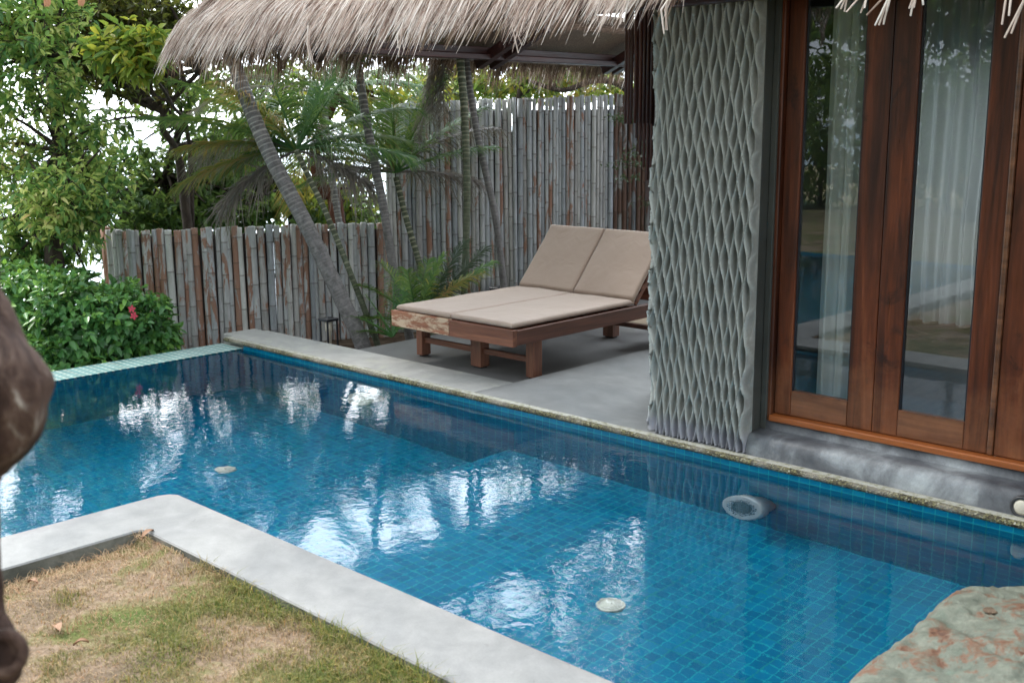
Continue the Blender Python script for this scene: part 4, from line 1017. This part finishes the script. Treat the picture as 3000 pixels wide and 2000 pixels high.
# fronds of the thin palm: orange and grey, hanging left
thin = [o for o in C.objects if o.get('label', '').startswith('thin palm')][0]
c0 = at(868, 440, 9.05+.05*4)
rt, up_ = Vector(_r2), Vector(-_d2)
def img(dx, dy, dz=0): return rt*dx+up_*dy+Vector(_f)*dz
for (dx, dy, dz, L, mt, dr_) in ((-1, .62, .1, 1.25, 'frond', .9), (-1, .25, 0, 1.0, 'frond_y', .8), (-1, -.05, -.1, 1.05, 'frond_y', .9), (-.8, -.35, 0, .8, 'frond_dead', 1.2), (-.9, .45, .4, 1.2, 'frond_dead', 1.3), (-.3, 1, 0, 1.0, 'frond', .9), (.3, 1, .2, 1.0, 'frond', .9), (.9, .7, 0, 1.1, 'frond', 1.1), (1, .2, -.2, 1.0, 'frond', 1.0), (.5, .2, .5, .8, 'frond_y', 1.1), (-.4, .6, -.5, .9, 'frond_y', 1.3), (1, -.2, .2, .7, 'frond_dead', 1.2), (-1, .9, -.2, 1.2, 'frond', .8), (-.7, .75, .3, 1.1, 'frond_y', 1.0), (.6, 1, -.2, 1.1, 'frond', .8), (0, .9, .5, 1.0, 'frond', 1.1), (-1, .45, -.3, 1.3, 'frond', .7), (.8, .45, .3, 1.0, 'frond', 1.2), (-.5, .1, .3, .8, 'frond', 1.3)):
    frond(thin, c0, img(dx, dy, dz), L, M[mt], droop=dr_, leaflet=.38, n_=96, wl=.0105, hang=.9 if mt != 'frond_dead' else 1.6, curl=.03 if mt != 'frond_dead' else .35)
# second clump behind, crown in front of the tall fence
p5, _p = palm([(1262, 985), (1235, 800), (1190, 640), (1160, 520)], 9.9, .028, .026, 'palm_green', 'short palm with green and withered grey fronds before the tall fence', top=False, crown_n=0)
c1 = at(1160, 505, 9.95)
for (dx, dy, dz, L, mt, dr_) in ((-.5, 1, 0, .9, 'frond', 1.0), (.7, .75, 0, 1.0, 'frond', .8), (-1, .5, .2, 1.0, 'frond', 1.2), (.2, 1, .3, 1.0, 'frond', .8), (1, .4, -.2, .95, 'frond', .6), (-.9, .2, 0, .7, 'frond_dead', 1.0), (-.8, .8, -.2, .9, 'frond_dead', 1.3), (.9, .95, .1, 1.1, 'frond_dead', 1.4), (0, .8, -.5, .8, 'frond', 1.5), (-1, .1, 0, .9, 'frond', .9), (-.7, .8, .3, 1.0, 'frond', .9), (.4, .9, -.3, 1.0, 'frond', .9), (.9, .15, .3, .8, 'frond_dead', .9), (-.3, 1, -.2, .9, 'frond_y', 1.1)):
    frond(p5, c1, img(dx, dy, dz), L, M[mt], droop=dr_, leaflet=.33, n_=84, wl=.010, hang=.7 if mt != 'frond_dead' else 1.6, curl=.02 if mt != 'frond_dead' else .3)
# withered skirt of dead fronds hanging beside the straight palm
for k in range(7):
    frond(p5, at(1290+random.uniform(-25, 25), 175, 9.7), img(random.uniform(-.25, .2), -1, random.uniform(-.2, .2)), random.uniform(.45, .75), M['frond_dead'], droop=.3, leaflet=.16, n_=26, wl=.010, hang=1.6, curl=.35)
# palm crown further back between the trunks
pb, _p = palm([(1020, 800), (985, 600), (960, 420), (950, 300)], 11.3, .035, .034, 'palm_grey', 'palm with drooping dark green fronds beyond the low fence', top=False, crown_n=0)
c2 = at(950, 285, 11.4)
for k in range(15):
    a = 2*math.pi*k/15; frond(pb, c2, img(math.cos(a), .5+.6*math.sin(a), random.uniform(-.7, .7)), random.uniform(1.1, 1.6), M[random.choice(['frond', 'frond', 'frond_y', 'frond_dead'])], droop=1.3, leaflet=.42, n_=80, wl=.013, hang=.9)
# ground palm
gp = empty('ground_palm', tuple(at(1215, 960, 9.0)), 'small bright green ground palm beside the lounger', 'palm')
cg = at(1222, 950, 9.0)
for (dx, dy, dz, L, mt, dr_) in ((.25, 1, -.1, .62, 'frond', 2.2), (.55, .9, 0, .72, 'frond_y', 2.4), (.1, 1, .2, .60, 'frond', 1.8), (-.35, 1, 0, .62, 'frond', 2.6), (-.7, .9, 0, .60, 'frond', 2.4), (.9, 1.1, .2, .85, 'frond', 1.0), (.55, 1.2, .3, .85, 'leaf_dark', .6), (.7, 1.0, .4, .95, 'leaf_dark', .5), (-.9, .3, -.2, .5, 'frond', 1.6), (-.1, 1, -.4, .5, 'frond', 2.6)):
    frond(gp, cg, img(dx, dy, dz), L, M[mt], droop=dr_, leaflet=.26, n_=60, wl=.009, hang=.8)
g2 = empty('ground_palm', tuple(at(1160, 1010, 8.6)), 'small dark palm seedling at the deck edge by the thin trunk', 'palm')
for (dx, dy, L) in ((-1, .75, .42), (-.5, 1, .40), (.2, 1, .42), (-.9, .3, .3), (.5, .8, .36), (0, 1, .5)):
    frond(g2, at(1150, 985, 8.7), img(dx, dy, random.uniform(-.2, .2)), L, M['frond'], droop=1.8, leaflet=.16, n_=18, wl=.010, hang=.7)

# ------------------------------------------------------------ broadleaf trees
def tree(name, base, trunk_pts, r0, crowns, leafL, leafmat, label, bark='bark', group=None, per=11, branch_r=.012, twig=.22, gap=.0, cat='tree', trunk_n=9):
    root = empty(name, tuple(base), label, cat, group); m = MB()
    path = smooth_path([base]+list(trunk_pts), 6)
    m.tube(path, [r0*(1-.72*i/(len(path)-1)) for i in range(len(path))], trunk_n)
    tip = path[-1]; PP, DD, NN, LL = [], [], [], []
    for (c, rad, nt_) in crowns:
        c = Vector(c); near = min(path[len(path)//3:], key=lambda p: (p-c).length)
        for k in range(max(2, nt_//28)):
            e = c+Vector(rdir(1)[0])*.0+Vector([rng.uniform(-.75, .75)*rad[i] for i in range(3)])
            mid = near.lerp(e, .5)+Vector((0, 0, .12))*(e-near).length*.5
            br = smooth_path([near, mid, e], 4); m.tube(br, [max(branch_r*2.2*(1-.8*i/(len(br)-1)), .004) for i in range(len(br))], 5, False)
        u = rdir(nt_); rr = rng.uniform(0, 1, nt_)**.42
        tp = np.array(c)+u*rr[:, None]*np.array(rad)
        if gap:
            keep = np.array([mnoise.noise(Vector(p)*1.6) > -gap for p in tp]); tp = tp[keep]; u = u[keep]
        td = nrm(u+rng.normal(0, .5, u.shape)+np.array([0, 0, .25]))
        st = tp-td*rng.uniform(.6, 1.6, len(tp))[:, None]*twig
        for a, b in list(zip(st, tp))[::2]: m.tube([a, (a+b)/2+rng.normal(0, .02, 3), b], [branch_r*.45, branch_r*.35, branch_r*.22], 3, False)
        for p, d_ in zip(tp, td):
            k = int(rng.integers(max(3, per-4), per+4)); dd = nrm(d_[None]*rng.uniform(-.1, 1.0, (k, 1))+rdir(k)*.95)
            PP.append(p[None]-d_[None]*rng.uniform(0, 1, (k, 1))*twig*.9); DD.append(dd); NN.append(nrm(np.array([[0, 0, 1.0]])+rdir(k)*.7)); LL.append(rng.uniform(.6, 1.2, k)*leafL)
    m.build('trunk', M[bark], root, True, recalc=False)
    L_ = np.concatenate(LL); V, F = leaves(np.concatenate(PP), np.concatenate(DD), np.concatenate(NN), L_, L_*.40)
    np_mesh('crown', V, F, M[leafmat], root); return root
GT = 'broadleaf trees beyond the pool'
def cr(x, y, d, rx, ry, rz, n_): return (at(x, y, d), (rx, ry, rz), n_)
b1 = at(150, 1000, 9.2); b1.z = -1.5
tree('broadleaf_tree', b1, [at(160, 760, 9.3), at(180, 500, 9.4), at(140, 100, 9.6), at(100, -500, 9.8)], .10,
     [cr(50, 130, 9.2, .70, .75, .75, 620), cr(130, 420, 9.3, .60, .6, .6, 480), cr(210, 570, 9.0, .5, .5, .5, 380), cr(60, 620, 9.6, .6, .6, .45, 150), cr(90, 760, 9.6, .6, .6, .35, 200), cr(40, -350, 9.5, 1.0, 1.0, .9, 180), cr(-200, 100, 9.5, .8, .8, 1.0, 90), cr(-250, -500, 9.5, 1.0, 1.0, 1.0, 90), cr(300, 480, 9.9, .4, .4, .3, 90)],
     .084, 'leaf_a', 'leafy green tree at the far left edge with yellow young leaves', group=GT, gap=.22)
b2 = at(430, 1000, 12.5); b2.z = -3.2
tree('broadleaf_tree', b2, [at(480, 650, 12.6), at(520, 400, 12.5), at(600, 200, 12.3), at(620, 0, 12)], .07,
     [cr(400, 560, 12.2, .9, .9, .5, 260), cr(520, 620, 12.6, 1.0, .9, .4, 300), cr(300, 300, 12.0, 1.0, .9, .7, 260), cr(470, 180, 11.8, .9, .8, .7, 300), cr(600, 450, 12.4, .8, .8, .5, 170), cr(330, 680, 12, .8, .8, .4, 170)],
     .115, 'leaf_b', 'sparse dark tree behind the low fence left of the palms', group=GT, gap=.05, per=9)
b3 = at(620, 1000, 11); b3.z = -2.5
tree('broadleaf_tree', b3, [at(545, 620, 11), at(520, 450, 10.8), at(480, 330, 10.6), at(700, 100, 10.2)], .06,
     [cr(330, 60, 10.2, .6, .7, .38, 420), cr(500, 70, 10.4, .6, .7, .38, 330), cr(240, 170, 10.3, .55, .6, .33, 240), cr(620, -250, 10.2, 1.0, 1.0, .6, 90), cr(430, 250, 10.4, .5, .5, .25, 70)],
     .085, 'leaf_d', 'brown twiggy tree overhanging at the top left beside the thatch', group=GT, gap=.25, per=9, branch_r=.014)
tree('broadleaf_tree', at(520, 900, 11.2)+Vector((0, 0, -2)), [at(560, 500, 11), at(500, 300, 10), at(410, 180, 9.0)], .03,
     [cr(400, 140, 8.7, .34, .35, .24, 75), cr(340, 150, 8.8, .25, .3, .2, 30)],
     .12, 'leaf_c', 'sprig of pale yellow green leaves in front of the brown twigs', group=GT, per=9)
b4 = at(830, 1000, 13.5); b4.z = -4
tree('broadleaf_tree', b4, [at(860, 650, 13.4), at(820, 560, 13.2), at(760, 450, 13)], .09,
     [cr(640, 600, 13, .9, .9, .45, 330), cr(820, 590, 13.3, .9, .9, .45, 330), cr(700, 480, 13.2, .8, .7, .5, 240), cr(1000, 620, 13, .7, .8, .4, 200), cr(720, 300, 13, .9, .9, .6, 100)],
     .115, 'leaf_b', 'dense dark green tree just above the low fence', group=GT, gap=.25, per=11)
b5 = at(1000, 1000, 12); b5.z = -3
tree('broadleaf_tree', b5, [at(990, 660, 12), at(945, 560, 11.9), at(925, 430, 11.7), at(1000, 250, 11.6), at(1040, 60, 11.5)], .10,
     [cr(1020, 560, 12.4, .6, .6, .5, 100), cr(1060, 330, 12.4, .8, .8, .6, 110), cr(860, 250, 12.0, .7, .7, .5, 80), cr(1200, 300, 12.2, .7, .7, .5, 90)],
     .11, 'leaf_c', 'tree with reddish brown trunk and yellowing leaves where the two fences meet', bark='bark_red', group=GT, gap=.2, per=9)
b6 = at(1600, 1000, 14); b6.z = -3.5
tree('broadleaf_tree', b6, [at(1560, 500, 14), at(1500, 300, 13.8), at(1560, 150, 13.6)], .09,
     [cr(1420, 240, 13.4, .8, .8, .45, 120), cr(1600, 230, 13.6, .9, .9, .4, 130), cr(1780, 250, 13.8, .7, .7, .3, 70), cr(1500, 60, 13.6, 1.3, 1.0, .5, 90), cr(1300, 250, 13.6, .6, .6, .4, 80)],
     .12, 'leaf_c', 'yellow green tree showing over the tall bamboo fence', group=GT, gap=.25, per=9)
b7 = at(1950, 1000, 13.5); b7.z = -3
tree('broadleaf_tree', b7, [at(1900, 400, 13.5), at(1840, 265, 13.3), at(1750, 235, 13.0), at(1650, 265, 12.8), at(1560, 240, 12.6)], .07,
     [cr(1620, 210, 12.8, .6, .6, .25, 40), cr(1880, 210, 13, .5, .5, .2, 30)],
     .10, 'leaf_b', 'dark limbed tree over the tall fence near the pillar', group=GT, gap=.1, per=8)
b8 = Vector((-9.3, 9.6, -3.5))
tree('broadleaf_tree', b8, [Vector((-9.2, 9.7, 1)), Vector((-9.0, 10, 3.5)), Vector((-8.8, 10, 5.2))], .12,
     [((-8.8, 8.2, 4.75), (1.3, 1.5, .8), 330), ((-8.6, 10.6, 5.3), (1.5, 1.6, .7), 300), ((-8.35, 10.5, 4.1), (1.0, 1.6, .85), 260), ((-7.8, 12.2, 5.6), (1.6, 1.5, .9), 260), ((-9.6, 6.2, 4.6), (1.2, 1.2, .9), 220)],
     .13, 'leaf_b', 'tall tree behind the fence whose high crown is mirrored in the middle of the pool', group=GT, gap=.15, per=11)
# trees across the lawn, behind the viewer, mirrored in the door glass and the pool
for (x, y, zb, cs, lab) in ((-9.6, .6, -1.6, [((-9.5, .6, 1.2), (1.2, 1.2, 1.1), 420), ((-9.3, .4, 2.9), (1.2, 1.2, .9), 260)], 'leafy tree beyond the infinity edge, off to the left of the big left tree'),
                            (-11.5, -1.2, -2.2, [((-11.4, -1.2, 1.0), (1.6, 1.5, 1.4), 420)], 'leafy tree farther off to the left beyond the infinity edge')):
    tree('broadleaf_tree', Vector((x, y, zb)), [Vector((x+.1, y, .2)), Vector((x, y+.1, 1.4)), Vector((x+.1, y, 2.6))], .10, cs, .10, 'leaf_a', lab, group=GT, gap=.2, per=10)
GB = 'trees across the lawn mirrored in the door glass'
for (x, y, h_, lab, cs) in ((-9.5, -6.0, 5.5, 'tree across the lawn, left of the gap of sky in the door reflection', [(-9.3, -6, 3.2, 1.8, 1.8, 1.5, 380), (-8.6, -6.4, 5.2, 1.6, 1.6, 1.2, 200)]),
                            (-5.2, -8.5, 5.0, 'tree across the lawn, right of the gap of sky in the door reflection', [(-4.9, -8.2, 2.6, 1.3, 1.3, 1.3, 300), (-4.5, -8.4, 4.6, 1.5, 1.5, 1.1, 240)]),
                            (-13.5, -2.5, 5.0, 'tree beyond the pool arm, seen only in reflections', [(-13.3, -2.3, 2.2, 1.5, 1.6, 1.6, 240)]),
                            (-1.2, -9.0, 6.0, 'tall tree across the lawn reflected in the second glass door', [(-1.5, -8.8, 3.4, 1.6, 1.6, 1.6, 330), (-2.0, -9.0, 1.4, 1.5, 1.2, .9, 200)]),
                            (-7.4, -9.5, 5.0, 'low spreading tree between the two nearer ones across the lawn, in the door reflection', [(-7.4, -9.5, 1.7, 1.6, 1.3, 1.0, 320), (-7.0, -9.8, 5.3, 1.6, 1.2, .8, 200)]),
                            (-11.5, -9.0, 5.0, 'farthest tree across the lawn at the left, in the door reflection', [(-11.5, -9, 1.8, 1.9, 1.5, 1.3, 340), (-11.0, -9.2, 4.3, 1.7, 1.4, 1.1, 240)]),
                            (3.0, -9.0, 6.0, 'tree across the lawn behind the viewer, right of all the others', [(3.0, -8.8, 3.0, 2.0, 1.6, 1.8, 330)])):
    tree('reflected_tree', Vector((x, y, -.15)), [Vector((x+.1, y, h_*.3)), Vector((x-.1, y+.1, h_*.6)), Vector((x, y, h_*.85))], .14, [((a, b, c), (d, e, f), n_) for a, b, c, d, e, f, n_ in cs], .16, 'leaf_b', lab, group=GB, per=10)

tree('reflected_tree', Vector((-3.0, -5.2, -.15)), [Vector((-3.1, -5.1, 1.2)), Vector((-3.6, -4.8, 2.4)), Vector((-4.6, -4.5, 3.2))], .11,  # stand-in canopy out of view, added to darken the upper door reflection
     [((-5.6, -4.2, 3.35), (2.5, 1.5, .95), 1000), ((-3.4, -4.4, 3.4), (1.8, 1.4, .9), 500)], .16, 'leaf_b', 'unseen wide tree added over the lawn so its canopy darkens the top of the door reflection', group=GB, per=11)
GH = 'bushes along the far side of the lawn'
for i, (x, y) in enumerate(((-14, -6.5), (-11, -11), (-8.6, -11.5), (-6.2, -11.8), (-3.8, -11.5), (-1.2, -11.8), (1.5, -11.5))):
    tree('lawn_bush', Vector((x, y, -.15)), [Vector((x, y, .5)), Vector((x+.1, y, 1.1))], .06, [((x, y, 1.0), (1.5, .9, 1.1), 260), ((x+.3, y-.5, 2.4), (1.4, .9, .8), 160)], .17, 'leaf_b', 'broad bush across the lawn, mirrored low in the door glass', group=GH, per=10, cat='bush')

# hibiscus hedge beyond the infinity edge
hb_root = empty('hibiscus_bush', tuple(at(250, 1100, 8.6)), 'rounded green hibiscus bush with a red flower behind the pool edge', 'bush')
hb_root.location.z = -1.1
PP, DD, NN, LL = [], [], [], []
m = MB()
for (x, y, d, rx, ry, rz, n_) in ((90, 900, 8.6, .50, .5, .34, 300), (210, 940, 8.35, .42, .42, .36, 330), (330, 960, 8.5, .34, .36, .36, 280), (430, 950, 8.7, .26, .28, .28, 150), (470, 1000, 8.8, .17, .22, .22, 85), (150, 1080, 8.2, .42, .36, .26, 260), (270, 1080, 8.3, .28, .28, .2, 120), (0, 860, 8.8, .5, .5, .3, 150), (-150, 900, 8.6, .6, .6, .4, 140), (360, 850, 8.9, .18, .2, .10, 40), (215, 825, 8.8, .2, .2, .12, 50)):
    c = at(x, y, d); u = rdir(n_, .25); rr = rng.uniform(.55, 1.03, n_)
    tp = np.array(c)+u*rr[:, None]*np.array([rx, ry, rz])
    for p, d_ in zip(tp, u):
        k = int(rng.integers(5, 9)); dd = nrm(d_[None]*.7+rdir(k)*.9); PP.append(p[None]-d_[None]*rng.uniform(0, .07, (k, 1))); DD.append(dd); NN.append(nrm(d_[None]*.8+np.array([[0, 0, .6]])+rdir(k)*.4)); LL.append(rng.uniform(.6, 1.15, k)*.078)
base_ = at(330, 1180, 8.7); base_.z = -1.05
for k in range(26):
    e = at(random.uniform(40, 500), random.uniform(880, 1060), 8.7); s_ = base_+Vector((random.gauss(0, .15)-.1, random.gauss(0, .2), 0))
    m.tube([s_, s_.lerp(e, .5)+Vector((random.gauss(0, .04), 0, -.06)), e], [.010, .007, .004], 5, False)
m.build('stems', M['bark_red'], hb_root, recalc=False)
L_ = np.concatenate(LL); V, F = leaves(np.concatenate(PP), np.concatenate(DD), np.concatenate(NN), L_, L_*.52, .2, .15)
np_mesh('foliage', V, F, M['leaf_h'], hb_root)
m = MB()
for (x, y) in ((386, 905), (392, 925)):
    c = at(x, y, 8.28)
    for k in range(5):
        a = k*1.256+x; u = rt*math.cos(a)+up_*math.sin(a); s_ = u.cross(Vector(_f)); 
        m.quad([c, c+u*.018+s_*.010, c+u*.034, c+u*.018-s_*.010])
m.build('flower', M['flower'], hb_root, recalc=False)

# dark vine on the tall fence by the rods
vn = empty('climbing_vine', tuple(at(1850, 620, 9.6)), 'small dark vine creeping over the brown end of the tall fence', 'plant')
PP, DD, NN, LL = [], [], [], []
m = MB()
for (x, y, k) in ((1830, 345, 70), (1870, 335, 50), (1800, 350, 30), (1860, 450, 60), (1820, 480, 40), (1890, 480, 50), (1840, 520, 40), (1885, 590, 30), (1900, 420, 40)):
    c = at(x, y, 9.5); q = rng.normal(0, 1, (k, 3))*np.array([.07, .07, .018]); PP.append(np.array(c)+q); DD.append(rdir(k)); NN.append(rdir(k, 1)); LL.append(rng.uniform(.5, 1.2, k)*.04)
    m.tube([at(1925, y+50, 9.45), at((x+1925)/2, y+10, 9.5), c], [.005, .004, .003], 5, False)
m.build('stems', M['bark'], vn, recalc=False)
L_ = np.concatenate(LL); V, F = leaves(np.concatenate(PP), np.concatenate(DD), np.concatenate(NN), L_, L_*.45); np_mesh('foliage', V, F, M['leaf_dark'], vn)

# foreground trunk at the left edge
pr = [(-400, 60), (0, 70), (300, 82), (500, 90), (700, 98), (840, 112), (900, 142), (982, 176), (1030, 205), (1080, 238), (1130, 254), (1180, 250), (1230, 236), (1280, 212), (1320, 186), (1360, 150), (1400, 106), (1450, 88), (1500, 86), (1600, 92), (1700, 104), (1800, 116), (1860, 146), (1900, 164), (1950, 172), (1990, 160), (2050, 130), (2200, 150), (2500, 160), (2900, 180)]
DT = 1.62; cs = [at(-112+8*math.sin(y/170), y, DT) for y, r in pr][::-1]; rd_ = [r/(FPX/DT)*.97 for y, r in pr][::-1]
cs2 = smooth_path(cs, 4); rr2 = list(np.interp(np.linspace(0, len(cs)-1, len(cs2)), range(len(cs)), rd_))
top_ = cs2[-1]; ft = empty('foreground_tree', (cs2[0].x, cs2[0].y, -.06), 'gnarled dark trunk with a bulge, blurred at the left edge close to the viewer', 'tree')
m = MB(); cs3 = cs2+[top_+Vector((-.03, -.02, .5)), top_+Vector((-.15, -.1, 1.1)), top_+Vector((-.4, -.3, 1.8))]; rr3 = rr2+[.028, .024, .012]
rg = m.tube(cs3, rr3, 28)
for r_ in rg:
    for v in r_:
        c_ = sum((q.co for q in r_), Vector())/len(r_) if False else None
m.b.normal_update()
for v in m.b.verts: v.co += v.normal*(mnoise.fractal(v.co*9, 1, 2, 3)*.009+abs(mnoise.noise(Vector((v.co.x*45, v.co.y*45, v.co.z*14))))*.006)
m.build('trunk', M['bark_near'], ft, True)
m = MB(); kc = at(6, 1915, 1.56)
m.lathe(kc, (at(6, 1915, 1.0)-kc), [(0, .036), (.012, .032), (.014, .022), (.002, .016), (-.01, .012)], 20); m.build('knot', M['bark_near'], ft, True)
PP, DD, NN, LL = [], [], [], []
PPs = []
for (cx_, cy_, cz_, rx_, ry_, rz_, k) in ((-2.0, -1.2, 3.9, 1.8, 1.6, .7, 1100), (.3, -.2, 4.2, 1.9, 1.7, .7, 1200), (-.6, -3.2, 4.2, 2.2, 1.6, .8, 1100), (2.4, -1.5, 4.3, 1.8, 2.0, .8, 900), (-1.2, 1.2, 4.0, 1.2, 1.0, .5, 500)):  # unseen canopy overhead, added to block zenith light over lawn and coping
    PPs.append(np.array([cx_, cy_, cz_])+rdir(k)*rng.uniform(.2, 1, (k, 1))*np.array([rx_, ry_, rz_]))
    m_ = MB(); m_.tube([top_+Vector((-.35, -.3, 1.6)), ((top_+Vector((cx_, cy_, cz_)))/2)+Vector((0, 0, .9)), (cx_, cy_, cz_)], [.02, .018, .008], 6); m_.build('branch', M['bark'], ft)
PP = np.concatenate(PPs); k = len(PP); V, F = leaves(PP, rdir(k), rdir(k, 1), rng.uniform(.10, .2, k), rng.uniform(.05, .09, k)); np_mesh('crown', V, F, M['leaf_b'], ft)

# ------------------------------------------------------------ small things
def lantern(x, ybase, ytop, d, label, zb_):
    b = at(x, ybase, d); tz = at(x, ytop, d).z; b.z = zb_; e = empty('garden_lantern', tuple(b), label, 'lantern', 'black garden lanterns')
    w_ = .048; m = MB(); m.box(b.x-.060, b.x+.060, b.y-.060, b.y+.060, tz-.022, tz, .004); m.lathe((b.x, b.y, tz-.001), (0, 0, 1), [(0, .05), (.012, .02)], 4); m.build('cap', M['black'], e)
    for sx in (-1, 1):
        for sy in (-1, 1):
            m = MB(); m.box(b.x+sx*w_-.006, b.x+sx*w_+.006, b.y+sy*w_-.006, b.y+sy*w_+.006, b.z, tz-.0225); m.build('post', M['black'], e)
    m = MB(); m.lathe((b.x, b.y, b.z), (0, 0, 1), [(0, .02), (tz-b.z-.12, .02), (tz-b.z-.10, .03), (tz-b.z-.03, .03)], 14); m.build('lamp_tube', M['cream_glass'], e, True)
    m = MB(); m.box(b.x-.055, b.x+.055, b.y-.055, b.y+.055, b.z-.02, b.z); m.build('base', M['black'], e)
lantern(965, 1003, 929, 9.0, 'black garden lantern behind the coping, left of the thickest palm', -.39)
lantern(1460, 860, 840, 9.9, 'black garden lantern half hidden behind the lounger', -.42)
lf = 'dry leaves fallen on the lawn'
def leaf_on(x, y, L, ang, label, up_tilt=.15):
    d_ = at(x, y, 1)-Vector((0, 0, HC)); t_ = (-.045-HC)/d_.z; p = Vector((0, 0, HC))+d_*t_; p.z = lawn_z(p.x, p.y)+.014
    m = MB(); a = Vector((math.cos(ang), math.sin(ang), up_tilt)); s_ = Vector((-math.sin(ang), math.cos(ang), 0)); K = 7; prev = None
    for k in range(K):
        t_ = k/(K-1); w_ = math.sin(math.pi*min(.98, t_+.02))**.7*L*.2; c = p+a*L*(t_-.5)+Vector((0, 0, .012*math.sin(math.pi*t_)))
        cur = [m.b.verts.new(c-s_*w_+Vector((0, 0, .008))), m.b.verts.new(c), m.b.verts.new(c+s_*w_+Vector((0, 0, .008)))]
        if prev: m.b.faces.new((prev[0], prev[1], cur[1], cur[0])); m.b.faces.new((prev[1], prev[2], cur[2], cur[1]))
        prev = cur
    o = tag(m.build('fallen_leaf', M['dead_leaf'], None, True, False), label, 'leaf', lf); recentre(o, p)
leaf_on(97, 1716, .055, .3, 'orange dry leaf lying in the straw near the left trunk')
leaf_on(435, 1592, .07, 1.9, 'curled rust leaf in the inner corner of the pale coping')
leaf_on(170, 1868, .08, -.2, 'long tan leaf on the grass above the trunk knot')
leaf_on(240, 1915, .05, .9, 'small brown leaf low on the lawn right of the trunk knot')
for i, (x, y, lab) in enumerate(((137, 10, 'orange dry leaf hanging from the brown twigs, left one of the pair'), (237, 8, 'orange dry leaf hanging from the brown twigs, right one of the pair'))):
    p = at(x, y, 8.6); m = MB()
    for k in range(3):
        s_ = rt*(.03 if k else .02); o_ = rt*(k-1)*.03
        m.quad([p+o_+up_*.09, p+o_*.5+s_*.6, p+o_*.5-up_*.035, p+o_*.5-s_*.6+Vector(_f)*.01])
    o = tag(m.build('dry_leaf', M['dead_leaf2'], None, recalc=False), lab, 'leaf', 'dry leaves hanging at the top left'); recentre(o, p)
